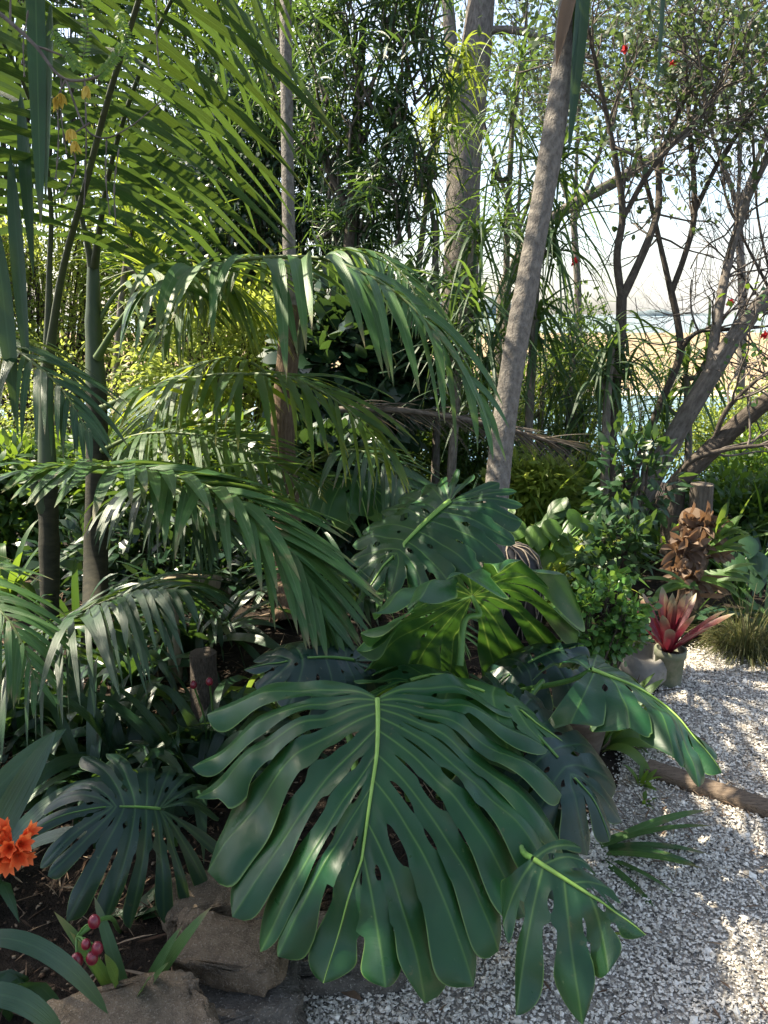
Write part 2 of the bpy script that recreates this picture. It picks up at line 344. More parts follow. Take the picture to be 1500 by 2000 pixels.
M['rope'] = solid_mat('rope', (.16, .13, .10), (.28, .24, .19), 90, .9, .6, .003)
M['potgrey'] = solid_mat('grey_concrete', (.13, .125, .115), (.23, .22, .20), 9, .8, .3, .004, None, False, .3, .35, .65, (.12, .13, .09), 26, (.6, .72))
M['potgreen'] = solid_mat('mossy_concrete', (.10, .12, .07), (.19, .19, .14), 18, .85, .4, .004)
M['potdark'] = solid_mat('brown_clay', (.075, .06, .05), (.15, .13, .11), 12, .6, .3, .004, (1, 1, 3))
M['sand'] = solid_mat('sand', (.24, .18, .11), (.30, .225, .14), .02, .95, .1, .1, None, False, .1)
M['palesand'] = solid_mat('pale_sand', (.42, .36, .28), (.48, .42, .34), .1, .95, .1, .1, None, False, .1)
M['hill'] = solid_mat('far_hill', (.09, .12, .13), (.14, .17, .18), .01, 1.0, 0, .1)  # blue-grey tone stands in for haze over the distance
M['slope'] = solid_mat('grass_slope', (.05, .075, .02), (.10, .12, .035), .8, .95, .5, .1)
def water_mat():
    m, t, N, K = mat('water')
    p = N('BsdfPrincipled'); p.inputs['Base Color'].default_value = (.05, .13, .17, 1); p.inputs['Roughness'].default_value = .12
    K(bump(N, K, noise(N, K, .6, 4), .25, .2), p.inputs['Normal'])
    o = N('OutputMaterial'); K(p.outputs[0], o.inputs[0]); return m
M['water'] = water_mat()

# ================================================================== SETTING
def terr(x, y):
    x = np.asarray(x, float); y = np.asarray(y, float)
    d = np.maximum(0, np.hypot(x*.6, y)-6.5)
    h = -14.2*(1-np.exp(-(d/26.0)**1.25))
    nn = .05*np.sin(x*2.1+1)*np.cos(y*1.7)+.03*np.sin(x*5.3)*np.sin(y*4.1+2)
    return h+nn*smooth(3.8, 6, y)-.0
def build_terrain():
    xs = np.concatenate([-np.geomspace(400, 4, 26), np.linspace(-3.8, 3.8, 58), np.geomspace(4, 400, 26)])
    ys = np.concatenate([-np.geomspace(60, 2, 8), np.linspace(-1.5, 8, 70), np.geomspace(8.3, 76, 40)])
    X, Y = np.meshgrid(xs, ys)
    Z = terr(X, Y)
    b = MB(); b.grids(np.stack([X, Y, Z], -1)[None]); o = b.build('ground', M['soil']); tag(o, kind='structure')
build_terrain()
def sheet(name, x0, x1, y0, y1, z, m, wob=0):
    n = 80; xs = np.linspace(x0, x1, n); b = MB()
    ya = y0+wob*(np.sin(xs*.03)+.5*np.sin(xs*.011+1)); yb = np.full(n, y1)+wob*(np.sin(xs*.02+2))
    V = np.stack([np.stack([xs, ya, np.full(n, z)], -1), np.stack([xs, yb, np.full(n, z)], -1)], 0)
    o = b.grids(V[None]); o = b.build(name, m); tag(o, kind='structure'); return o
sheet('lagoon_water', -900, 900, 60, 200, -13.55, M['water'])
sheet('sand_flat', -3500, 3500, 150, 650, -13.40, M['sand'], 6)
sheet('sand_bank', -3500, 3500, 139, 160, -13.46, M['palesand'], 5)
sheet('sea', -30000, 30000, 500, 30000, -13.6, M['water'])
def far_hill(cx, cy, wx, h, seed):
    r = np.random.default_rng(seed); n, k = 60, 9
    x = np.linspace(-1, 1, n); prof = (1-x**2)*(.65+.35*np.interp(x, np.linspace(-1, 1, 14), r.random(14)))
    a = np.linspace(0, pi, k)
    V = np.stack([np.broadcast_to((cx+x*wx)[:, None], (n, k)), cy-np.cos(a)[None]*wx*.35*np.sqrt(np.maximum(1-x**2, 0))[:, None], -13.9+h*prof[:, None]*np.sin(a)[None]], -1)
    b = MB(); b.grids(V[None]); tag(b.build('hills', M['hill']), kind='structure')
far_hill(2700, 7800, 300, 75, 3); far_hill(900, 9000, 900, 260, 5); far_hill(3700, 9500, 420, 40, 9)

# ---- gravel path
PATH_PX = [(430, 2000), (520, 1925), (640, 1880), (800, 1830), (1000, 1750), (1130, 1660), (1205, 1540), (1225, 1440), (1290, 1345), (1335, 1275), (1400, 1262), (1500, 1308)]
PATH = [GR(u, v)[:2] for u, v in PATH_PX]+[np.array([2.6, 2.75]), np.array([4.2, 2.3]), np.array([4.2, -1.0]), np.array([-.3, -1.0])]
PATH = np.array(PATH)
def inpoly(p, poly):
    x, y = p[:, 0], p[:, 1]; r = np.zeros(len(p), bool); j = len(poly)-1
    for i in range(len(poly)):
        xi, yi = poly[i]; xj, yj = poly[j]
        c = ((yi > y) != (yj > y)) & (x < (xj-xi)*(y-yi)/(yj-yi+1e-12)+xi); r ^= c; j = i
    return r
bm = bmesh.new(); fv = [bm.verts.new((p[0], p[1], .005)) for p in PATH]; bm.faces.new(fv); bmesh.ops.triangulate(bm, faces=bm.faces)
me = bpy.data.meshes.new('gravel_path'); bm.to_mesh(me); bm.free(); me.materials.append(M['path'])
o = bpy.data.objects.new('gravel_path', me); COL.objects.link(o); tag(o, kind='structure')
def chips(mb, P, size, flat, r):
    n = len(P)
    base = np.array([[1, 0, 0], [.2, 1, 0], [-1, .1, 0], [-.1, -1, 0], [.1, 0, 1], [0, .1, -1]], float)
    V = base[None]*(1+r.normal(0, .28, (n, 6, 3)))+r.normal(0, .16, (n, 6, 3))
    V *= size[:, None, None]*np.stack([np.ones(n), r.uniform(.55, 1, n), flat], 1)[:, None]
    az = r.uniform(0, 2*pi, n); ca, sa = np.cos(az), np.sin(az)
    V = np.stack([V[..., 0]*ca[:, None]-V[..., 1]*sa[:, None], V[..., 0]*sa[:, None]+V[..., 1]*ca[:, None], V[..., 2]], -1)
    tl = r.normal(0, .45, n); ct, st = np.cos(tl), np.sin(tl)
    V = np.stack([V[..., 0], V[..., 1]*ct[:, None]-V[..., 2]*st[:, None], V[..., 1]*st[:, None]+V[..., 2]*ct[:, None]], -1)
    V += P[:, None]
    I = (np.arange(n)*6)[:, None]
    T = np.vstack([I+np.array(t) for t in ([0, 1, 4], [1, 2, 4], [2, 3, 4], [3, 0, 4], [1, 0, 5], [2, 1, 5], [3, 2, 5], [0, 3, 5])])
    mb.add(V, None, T, None, np.repeat(r.random(n), 6))
def gravel():
    r = np.random.default_rng(3); mb = MB()
    for (x0, x1, y0, y1, n, s0, s1) in ((-.5, 1.3, .95, 2.0, 66000, .0025, .0062), (.1, 2.2, 1.9, 3.6, 84000, .0028, .0064), (-.6, 2.2, .95, 3.6, 4200, .007, .013)):
        p = np.stack([r.uniform(x0, x1, n), r.uniform(y0, y1, n)], 1)
        q = p+r.normal(0, .035, p.shape)
        p = p[inpoly(q, PATH)]; dn = np.sin(p[:, 0]*7+2*np.sin(p[:, 1]*5))*np.sin(p[:, 1]*6+1.5*np.sin(p[:, 0]*9)); p = p[r.random(len(p)) < .8+.35*dn]; n = len(p)
        sz = r.uniform(s0, s1, n)
        chips(mb, np.column_stack([p, .006+sz*.25+r.uniform(0, .006, n)]), sz, r.uniform(.25, .6, n), r)
    o = mb.build('gravel', M['chips'], flat=True)
    tag(o, 'loose white shell gravel with dark chips covering the garden path', 'gravel', kind='stuff')
gravel()
def litter():
    r = np.random.default_rng(5); mb = MB(); n = 9000
    p = np.stack([r.uniform(-2.4, 1.4, n), 1.0+4.2*r.random(n)**1.3], 1)
    keep = ~inpoly(p, PATH); p = p[keep]; n = len(p)
    az = r.uniform(0, 2*pi, n); D = np.stack([np.cos(az), np.sin(az), r.normal(.1, .2, n)], 1)
    P = np.column_stack([p, terr(p[:, 0], p[:, 1])+r.uniform(.004, .03, n)])
    blades(mb, P, D, np.tile([0, 0, 1.], (n, 1))+r.normal(0, .4, (n, 3)), r.uniform(.02, .16, n), r.uniform(.002, .008, n), r.uniform(-.1, .3, n), 3, 'lance', .2, r.random(n)**1.4)
    n2 = 5000; p = np.stack([r.uniform(-1.6, .6, n2), 1.0+2.2*r.random(n2)], 1); p = p[~inpoly(p, PATH)]; n2 = len(p)
    sz = r.uniform(.002, .009, n2); chips(mb, np.column_stack([p, .004+sz*.4]), sz, r.uniform(.3, .8, n2), r)
    n4 = 420; p = np.stack([r.uniform(-.3, 2.2, n4), r.uniform(1., 3.5, n4)], 1); p = p[inpoly(p, PATH)]; n4 = len(p); az = r.uniform(0, 2*pi, n4)
    blades(mb, np.column_stack([p, np.full(n4, .017)]), np.stack([np.cos(az), np.sin(az), r.normal(.05, .12, n4)], 1), np.tile([0, 0, 1.], (n4, 1)), r.uniform(.01, .05, n4), r.uniform(.002, .008, n4), .1, 3, 'lance', .2, .2+.7*r.random(n4))
    # leaf litter blown onto the path near the timber edging
    n3 = 500; p = np.stack([r.normal(1.25, .4, n3), r.normal(2.15, .22, n3)], 1); p = p[inpoly(p, PATH)]; n3 = len(p)
    az = r.uniform(0, 2*pi, n3)
    blades(mb, np.column_stack([p, np.full(n3, .018)]), np.stack([np.cos(az), np.sin(az), r.normal(.05, .1, n3)], 1), np.tile([0, 0, 1.], (n3, 1)), r.uniform(.015, .06, n3), r.uniform(.002, .006, n3), .1, 3, 'lance', .2, .4+.6*r.random(n3))
    o = mb.build('leaf_litter', M['litter']); tag(o, 'dry brown twigs, leaf scraps and bark lying on the dark soil', 'leaf litter', kind='stuff')
litter()

# ================================================================== MONSTERA
def smn(p, s, seed=0.):
    return np.array([mnoise.noise(Vector((float(a)*s+seed, float(b)*s, seed*1.7))) for a, b in p.reshape(-1, 2)]).reshape(p.shape[:-1])
def monstera_leaf(plant, O, ey, nh, lobes, mt, seed=0, splits=(.50, .72), gap=.16, arch=.10, edge=.35, louv=.0, spec=None, close=.0, widen=0., hole=(.03, .085, .16, .36), pw=(2.6, 4.5), kx=.25, ky=.15, tip=.05, fold=0., holes=True, ripple=.010, label=None,
                  stem=None, rr=.0055, tipround=.80, twist=0., xd=0.):
    r = np.random.default_rng(seed); NT, NW = 54, 11
    O = np.asarray(O, float); ey = nz(ey); n = np.asarray(nh, float); n = nz(n-ey*np.dot(n, ey)); ex = np.cross(ey, n)
    t = np.linspace(0, 1, NT); k = len(lobes)
    L = max(np.linalg.norm(l[2]) for l in lobes)
    Vn = [((1-t)**2)[:, None]*np.array(l[0])+(2*t*(1-t))[:, None]*np.array(l[1])+(t*t)[:, None]*np.array(l[2]) for l in lobes]
    B = [None]*(k+1)
    for i in range(1, k): B[i] = (Vn[i-1]+Vn[i])/2
    B[0] = Vn[0]*1.75-B[1]*.75; B[k] = Vn[-1]*1.75-B[k-1]*.75
    mgl, mgr = [], []
    for i in range(k+1):
        ml = np.ones(NT); mr = np.ones(NT)
        if 0 < i < k:
            sp = spec[i-1] if spec else None
            ts = sp[0] if sp else r.uniform(*splits); g = (sp[1] if sp else gap*r.uniform(.7, 1.25)); cl = (sp[2] if sp else close)
            gp = g*smooth(ts, ts+.05, t)*(1-cl*smooth(ts+.10, min(ts+.32, .98), t))+g*.5*(1-cl)*np.clip((t-ts)/(1-ts), 0, 1)**1.5
            a1, a2 = r.uniform(.5, 1.4, 2); ml = ml-gp*a1; mr = mr-gp*a2
            hs = sp[3] if sp and len(sp) > 3 else ([(r.uniform(.13, ts-.06), r.uniform(hole[0], hole[1]), r.uniform(hole[2], hole[3])) for _ in range(r.integers(1, 3))] if holes else [])
            for tcn, hl, dp in hs:
                if tcn+hl > ts-.015: continue
                e = np.sqrt(np.clip(1-((t-tcn)/hl)**2, 0, 1)); a1, a2 = r.uniform(.25, 1.2, 2); ml = ml-dp*a1*e; mr = mr-dp*a2*e
        mgl.append(np.clip(ml, .1, 1)); mgr.append(np.clip(mr, .1, 1))
    wv = np.linspace(-1, 1, NW)
    def surf(x, y):
        return -kx*np.abs(x)**1.6/max(L, .1)**.6-ky*np.clip(y, 0, 9)**2/max(L, .1)+fold*np.abs(x)+twist*x*y
    mb = MB(); Tc = None
    it = max(range(k), key=lambda i: lobes[i][3] if len(lobes[i]) > 3 else 0)
    for i in range(k):
        p1 = r.uniform(1.4, 2.4); p2 = r.uniform(*pw)+1.2; tr = tipround-r.uniform(.02, .14)
        if np.array(lobes[i][2])[0]*(1 if r.random() < .75 else -1) < 0: p1, p2 = p2, p1
        q = np.clip((t-tr)/(1-tr), 0, 1)
        wd = 1+widen*smooth(.45, .8, t)*(1 if i != it else .6)
        ml = mgr[i]*wd*np.clip(1-q**p1, 0, 1)**.8; mr = mgl[i+1]*wd*np.clip(1-q**p2, 0, 1)**.8
        hl_ = np.linalg.norm(B[i]-Vn[i], axis=1); hr_ = np.linalg.norm(B[i+1]-Vn[i], axis=1)
        P = np.where((wv < 0)[None, :, None], Vn[i][:, None]+(B[i]-Vn[i])[:, None]*(-wv)[None, :, None]*ml[:, None, None], Vn[i][:, None]+(B[i+1]-Vn[i])[:, None]*np.clip(wv, 0, 1)[None, :, None]*mr[:, None, None])
        dist = np.where((wv < 0)[None], hl_[:, None]*ml[:, None]*(-wv)[None], hr_[:, None]*mr[:, None]*np.clip(wv, 0, 1)[None])
        c = arch*smooth(0, .2, t)-(arch+edge)*smooth(.45, .85, t)
        z = surf(P[..., 0], P[..., 1])+c[:, None]*dist*np.abs(wv)[None]*1.0
        sgn = np.sign(np.array(lobes[i][2])[0]) if i != it else 0.
        z = z+(louv*sgn*smooth(.38, .75, t))[:, None]*dist*np.sign(wv)[None]
        z = z+ripple*smn(P, 9., seed*1.3+.1)*smooth(.1, .5, t)[:, None]
        Ln = np.linalg.norm(np.array(lobes[i][2])-np.array(lobes[i][0]))
        dr = tip*r.uniform(.4, 1.6)*Ln*t**3
        X = O+ex*P[..., :1]+ey*P[..., 1:2]+n*z[..., None]+np.array([0, 0, -1.])*dr[:, None, None]
        uv = np.stack(np.broadcast_arrays((wv*.5+.5)[None], t[:, None]), -1)
        mb.grids(X[None], uv[None], r.random(), dist)
        if i == it: Tc = X[:, NW//2]
    leaf = mb.build('leaf', mt, plant, merge=.0002)
    if label: leaf['label'] = label
    ry = lobes[it][0]
    rts = [np.zeros(2)]+[np.array(l[0]) for l in lobes[:it+1] if np.linalg.norm(l[0]) > .03]; yy = spl(np.array(rts), 18) if len(rts) > 2 else np.linspace(0, 1, 14)[:, None]*np.array(ry)[None]
    mid = O+ex*yy[:, :1]+ey*yy[:, 1:]+n*surf(yy[:, 0], yy[:, 1])[:, None]
    pts = np.vstack([mid, Tc[1::4]])+n*np.concatenate([np.full(len(mid), rr*.4), np.linspace(rr*.4, .001, len(Tc[1::4]))])[:, None]
    b = MB(); rad = np.linspace(1, .12, len(pts))**1.1*rr; b.tube(pts, rad, 8); b.build('midrib', M['petiole' if mt.name.startswith('monstera_dark') else 'midrib'], leaf)
    if stem is not None:
        s0 = np.asarray(stem, float); dv = nz(s0-O)
        q = spl(np.array([O+n*.001, O+nz(dv*.5-n*.5-ey*.25)*.06, O*.5+s0*.5+np.array([0, 0, .04]), s0]), 18)
        b = MB(); b.tube(q, np.linspace(rr*1.2, rr*1.9, 18), 9); b.build('petiole', M['petiole'], leaf)
    return leaf
def auto_lobes(L, W, n=7, seed=0, back=160, sinus=.62, bk=1.):
    r = np.random.default_rng(seed+50); PH = [0, 30, 60, 90, 120, 150, 180]; RR = [1.0, .95, .86, .76, .66*bk, .54*bk, .45*bk]
    def side(s):
        o = []
        for i in range(n):
            f = i/(n-1); ph = back+(15-back)*f**.95+r.normal(0, 2); rad = np.interp(ph, PH, RR)*r.uniform(.94, 1.05)
            tp = np.array([s*rad*sin(R(ph))*W, rad*cos(R(ph))*L]); rt = np.array([0, L*sinus*smooth(.2, 1.0, f)])
            ct = rt+(tp-rt)*.5+np.array([s*.05*W*f, -.07*L*f+.02*L*(1-f)])
            o.append((rt, ct, tp, 0))
        return o
    a = side(-1); b = side(1)
    return a+[(np.array([0, L*sinus]), np.array([r.normal(0, .01), L*(sinus+1)/2]), np.array([r.normal(0, .02), L]), 1)]+b[::-1]

mplant = thing('monstera_plant', 'large swiss cheese plant with huge split dark green leaves overhanging the gravel path', 'monstera', GR(840, 1480))
MB0 = GR(840, 1480)+np.array([0, 0, .08])
# --- the big front leaf, lobes read off as outlines and laid on its own sloping plane
HO = PX(737, 1365, 1.86); HT = PX(748, 1905, 1.46); hey = nz(HT-HO); hn = np.array([0, -.25, 1.]); hn = nz(hn-hey*np.dot(hn, hey)); hex_ = np.cross(hey, hn)
def onplane(u, v):
    d = FW+RT*((u-750.)/F)+UP*((1000.-v)/F); t = np.dot(HO-CAM, hn)/np.dot(d, hn); q = CAM+d*t-HO
    return np.array([np.dot(q, hex_), np.dot(q, hey)])
# hex_ = cross(ey, n): +x of the leaf plane is the photo's left
HL = [((737, 1366), (660, 1318), (392, 1338)), ((737, 1368), (600, 1345), (362, 1440)), ((737, 1374), (590, 1392), (366, 1515)),
      ((738, 1392), (580, 1440), (385, 1640)), ((738, 1420), (620, 1530), (440, 1750)), ((736, 1470), (650, 1590), (497, 1805)), ((727, 1530), (640, 1660), (534, 1828)),
      ((706, 1668), (670, 1765), (625, 1874), 1), ((709, 1655), (738, 1785), (754, 1900)), ((718, 1600), (795, 1730), (835, 1925)), ((730, 1520), (850, 1650), (935, 1885)),
      ((735, 1470), (880, 1590), (985, 1800)), ((737, 1425), (900, 1520), (1038, 1740)), ((738, 1400), (920, 1470), (1092, 1668)), ((738, 1384), (920, 1425), (1118, 1600)),
      ((738, 1375), (900, 1385), (1112, 1505)), ((738, 1369), (860, 1345), (1085, 1405)), ((738, 1366), (840, 1305), (1005, 1330))]
HLP = [tuple(onplane(*q) for q in l[:3])+((l[3] if len(l) > 3 else 0),) for l in HL]
HS = [(.45, .34, 0, [(.28, .06, .2)]), (.30, .34, .1, [(.2, .05, .2)]), (.86, .35, 0, [(.40, .05, .2), (.70, .07, .30)]), (.46, .26, .9, [(.22, .07, .3), (.34, .06, .3)]),
      (.42, .3, .6, [(.2, .05, .25)]), (.40, .35, .5, [(.2, .06, .3)]), (.52, .34, .5, [(.2, .05, .2)]), (.60, .34, .3), (.58, .3, .3), (.56, .2, .9, [(.30, .12, .34)]), (.62, .2, .9, [(.22, .1, .34), (.46, .06, .25)]),
      (.55, .22, .9, [(.2, .08, .32), (.38, .10, .35)]), (.60, .22, .8, [(.24, .09, .34), (.45, .07, .3)]), (.55, .26, .8, [(.2, .06, .3), (.38, .1, .4)]), (.62, .22, .7, [(.26, .09, .35), (.47, .05, .3)]), (.52, .3, .5, [(.3, .07, .3)]), (.40, .34, .2, [(.24, .05, .3)])]
monstera_leaf(mplant, HO, hey, hn, HLP, M['monstera'], 11, (.50, .70), .13, .26, .42, .34, HS, 0., .42, kx=.24, ky=.16, tip=.08, ripple=.048, label='huge front leaf with wide glossy split lobes and a pale midrib', stem=PX(800, 1560, 2.1), rr=.0062, tipround=.88)

def mleaf(O, T, nh, W, mt, seed, label, plant=mplant, stem=None, n=7, sinus=.62, **kw):
    O, T = PX(*O), PX(*T); L = np.linalg.norm(T-O)
    return monstera_leaf(plant, O, T-O, nh, auto_lobes(L, W, n, seed, kw.pop('back', 160), sinus, kw.pop('bk', 1.)), mt, seed, stem=(MB0 if stem is None else stem), label=label, **kw)
def pleaf(O, T, nh, lpx, mt, seed, label, stem, **kw):
    O, T = PX(*O), PX(*T); ey = nz(T-O); n = np.asarray(nh, float); n = nz(n-ey*np.dot(n, ey)); ex = np.cross(ey, n)
    def on(u, v):
        d = FW+RT*((u-750.)/F)+UP*((1000.-v)/F); q = CAM+d*(np.dot(O-CAM, n)/np.dot(d, n))-O; return np.array([np.dot(q, ex), np.dot(q, ey)])
    return monstera_leaf(mplant, O, ey, n, [tuple(on(*q) for q in l[:3])+((l[3] if len(l) > 3 else 0),) for l in lpx], mt, seed, label=label, stem=stem, **kw)
G_ = dict(louv=.35, close=.5, ripple=.025, tipround=.86)
pleaf((922, 1166, 2.30), (690, 1232, 2.16), (.1, .8, .6), [((922, 1167), (885, 1230), (852, 1300)), ((920, 1168), (850, 1228), (768, 1306)), ((915, 1169), (810, 1222), (700, 1280)), ((890, 1176), (800, 1200), (688, 1232), 1), ((905, 1168), (800, 1160), (690, 1168)), ((920, 1164), (830, 1118), (698, 1105)),
    ((921, 1162), (865, 1100), (790, 1070)), ((922, 1161), (915, 1105), (890, 1068)), ((924, 1162), (985, 1098), (1012, 1072)), ((926, 1163), (1010, 1095), (1105, 1102)), ((926, 1164), (1010, 1125), (1122, 1185)), ((926, 1166), (1000, 1155), (1085, 1250)), ((925, 1168), (970, 1195), (1018, 1282)), ((924, 1170), (945, 1215), (952, 1288))],
    M['monstera_back'], 21, 'upper leaf seen from beneath, backlit green with drooping lobes', PX(898, 1300, 2.2), kx=.22, ky=.2, tip=.10, edge=.5, arch=.2, gap=.26, splits=(.42, .6), rr=.006, louv=.3, close=.5, ripple=.03, tipround=.86, widen=.25)
mleaf((878, 980, 3.0), (700, 1120, 2.72), (-.1, -.28, 1.), .42, M['monstera'], 31, 'pale-veined leaf in front of the leaning trunk', kx=.35, ky=.2, gap=.3, n=10, stem=PX(890, 1200, 3.1), rr=.011, louv=.4, close=.2, ripple=.02)
pleaf((1155, 1308, 2.2), (1420, 1475, 1.98), (.25, -.05, 1.), [((1160, 1314), (1150, 1340), (1130, 1370)), ((1190, 1320), (1225, 1355), (1240, 1395)), ((1240, 1332), (1300, 1395), (1325, 1450)), ((1285, 1350), (1350, 1420), (1384, 1496)), ((1310, 1365), (1375, 1420), (1424, 1478), 1),
    ((1290, 1350), (1370, 1385), (1418, 1440)), ((1240, 1326), (1320, 1340), (1375, 1388)), ((1200, 1313), (1270, 1303), (1322, 1333)), ((1165, 1308), (1210, 1280), (1252, 1288)), ((1157, 1307), (1165, 1278), (1172, 1262)), ((1152, 1308), (1115, 1276), (1086, 1290))],
    M['monstera'], 41, 'leaf reaching right over the gravel with its lower half folded down', MB0, kx=.35, ky=.1, tip=.06, gap=.12, splits=(.72, .88), rr=.006, louv=.2, close=.4, ripple=.03, tipround=.88, widen=.2, hole=(.04, .10, .15, .35))
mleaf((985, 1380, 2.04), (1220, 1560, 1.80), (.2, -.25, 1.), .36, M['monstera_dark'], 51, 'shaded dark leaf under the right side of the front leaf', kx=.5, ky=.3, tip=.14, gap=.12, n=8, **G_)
pleaf((1042, 1678, 1.62), (1258, 1815, 1.52), (.15, -.8, .6), [((1044, 1680), (1000, 1735), (982, 1800)), ((1062, 1690), (1030, 1800), (1008, 1968)), ((1102, 1716), (1112, 1840), (1142, 1998)), ((1150, 1746), (1182, 1805), (1190, 1890)), ((1170, 1758), (1215, 1788), (1262, 1820), 1),
    ((1120, 1725), (1165, 1715), (1200, 1735)), ((1062, 1690), (1110, 1658), (1156, 1692)), ((1043, 1679), (1080, 1640), (1135, 1650))], M['monstera_shade'], 61, 'low torn leaf hanging over the path edge with a bright midrib', PX(960, 1560, 1.9), kx=.15, ky=.05, tip=.05, gap=.30, splits=(.36, .55), widen=.35, hole=(.05, .11, .3, .6), louv=.25, close=.1, ripple=.04, rr=.0055, tipround=.84, arch=.2, edge=.4)
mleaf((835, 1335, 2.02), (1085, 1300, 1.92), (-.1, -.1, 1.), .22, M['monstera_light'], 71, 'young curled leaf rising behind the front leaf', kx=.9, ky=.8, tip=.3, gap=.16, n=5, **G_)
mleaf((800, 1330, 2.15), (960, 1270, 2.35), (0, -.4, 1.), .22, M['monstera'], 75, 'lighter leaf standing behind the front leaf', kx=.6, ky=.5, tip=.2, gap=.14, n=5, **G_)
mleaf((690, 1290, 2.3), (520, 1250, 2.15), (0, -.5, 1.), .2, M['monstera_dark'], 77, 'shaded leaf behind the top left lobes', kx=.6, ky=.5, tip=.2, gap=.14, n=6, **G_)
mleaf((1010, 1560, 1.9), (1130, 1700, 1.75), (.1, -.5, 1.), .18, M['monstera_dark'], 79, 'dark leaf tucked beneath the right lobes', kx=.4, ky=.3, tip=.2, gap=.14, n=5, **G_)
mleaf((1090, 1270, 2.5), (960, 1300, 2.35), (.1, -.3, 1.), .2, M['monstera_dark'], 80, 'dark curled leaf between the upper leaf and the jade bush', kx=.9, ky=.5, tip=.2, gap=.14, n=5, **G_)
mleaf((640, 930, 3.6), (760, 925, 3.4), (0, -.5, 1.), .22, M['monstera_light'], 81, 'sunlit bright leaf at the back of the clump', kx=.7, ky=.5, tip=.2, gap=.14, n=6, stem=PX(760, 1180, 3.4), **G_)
for i, (u, v, d, u2, v2, d2) in enumerate([(760, 1330, 2.3, 850, 1500, 2.0), (900, 1420, 2.2, 860, 1560, 2.0), (640, 1390, 2.2, 700, 1540, 2.05), (1060, 1330, 2.35, 980, 1500, 2.1)]):
    q = spl([PX(u, v, d), (PX(u, v, d)+PX(u2, v2, d2))/2+np.array([.01, .02, .05]), PX(u2, v2, d2)], 14); b = MB(); b.tube(q, np.linspace(.008, .013, 14), 9); b.build('stalk', M['petiole'], mplant)

mplant2 = thing('monstera_plant', 'dark blue-green swiss cheese plant leaf low among clivia leaves beside the rocks', 'monstera', GR(330, 1640))
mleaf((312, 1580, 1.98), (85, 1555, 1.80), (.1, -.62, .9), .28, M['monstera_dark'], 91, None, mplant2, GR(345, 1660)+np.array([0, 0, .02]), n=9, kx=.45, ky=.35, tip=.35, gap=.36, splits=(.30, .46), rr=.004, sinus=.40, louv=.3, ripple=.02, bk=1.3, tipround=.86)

# ================================================================== PALMS
def frond(parent, pts, n=40, L=.5, W=.03, th=(75, 28), droop=.5, roll=0., start=.18, mt='palm', rm='rachis', rr=.011, seed=0, lift=.1, k=9, asym=(1., 1.), label=None, rach=None, jit=.06, lp0=.6, skew=0.):
    r = np.random.default_rng(seed+900); m = 30; q = spl(pts, m)
    T = nz(np.gradient(q, axis=0)); upv = np.array([0, 0, 1.0])
    side = nz(np.cross(T, upv)); 
    # keep the side vector steady where the midrib points straight up
    for i in range(1, m):
        if np.dot(side[i], side[i-1]) < 0: side[i] = -side[i]
    nf = np.cross(side, T); c, s_ = cos(roll), sin(roll); side, nf = side*c+nf*s_, nf*c-side*s_
    b = MB(); b.tube(q, np.linspace(rr, rr*.25, m)*(1+.8*np.exp(-np.linspace(0, 1, m)*18)), 7)
    fo = b.build('frond', M[rm], parent)
    if label: fo['label'] = label
    b = MB()
    s = np.linspace(start, .995, n); f = (s-start)/(1-start)
    ip = s*(m-1); i0 = np.clip(ip.astype(int), 0, m-2); fr = (ip-i0)[:, None]
    at = lambda A: A[i0]*(1-fr)+A[i0+1]*fr
    for sg, am in ((1, asym[0]), (-1, asym[1])):
        if am <= 0: continue
        a = R(th[0])+(R(th[1])-R(th[0]))*f**1.1+r.normal(0, jit, n)-sg*R(skew)
        D = at(T)*np.cos(a)[:, None]+at(side)*(sg*np.sin(a))[:, None]+at(nf)*(lift+r.normal(0, jit, n))[:, None]
        ll = L*am*(lp0+(1-lp0)*np.sin(pi*np.clip(f*.95+.12, 0, 1))**.8)*(1-.45*smooth(.75, 1, f))*r.uniform(.92, 1.06, n)
        blades(b, at(q)+r.normal(0, .002, (n, 3)), D, at(nf)+r.normal(0, .26, (n, 3)), ll, W*r.uniform(.62, 1.15, n)*(1-.35*f), droop*r.uniform(.6, 1.4, n), k, 'leaflet', .16)
    b.build('leaflets', M[mt], fo)
    return fo
def trunk(parent, pts, r0, r1, mt, name='trunk', seg=16, m=40, wob=.05, ring=0.):
    q = spl(pts, m); b = MB(); r = np.random.default_rng(int(abs(pts[0][0])*977) % 991); s = np.linspace(0, 1, m)
    rad = (r0+(r1-r0)*s)*(1+wob*np.interp(s, np.linspace(0, 1, 12), r.normal(0, 1, 12)))*(1+ring*(((s*m/4.7+.3*np.sin(s*40)) % 1)-.5))
    b.tube(q, rad, seg); return b.build(name, M[mt], parent)
def crown_fronds(parent, top, n, length, seed, el=(5, 60), L=.62, W=.036, mt='palm', skip=(), sag=.45):
    r = np.random.default_rng(seed)
    for i in range(n):
        az = 2*pi*i/n+r.normal(0, .15); e = R(r.uniform(*el)); ln = length*r.uniform(.85, 1.1)
        d = np.array([cos(az)*cos(e), sin(az)*cos(e), sin(e)]); s = np.linspace(0, 1, 7)[:, None]
        pts = top+d*ln*s+np.array([0, 0, -1.])*(sag*ln*s**2.2)
        frond(parent, pts, 34, L, W, (72, 30), .35, 0, .14, mt, seed=seed*31+i, k=7)

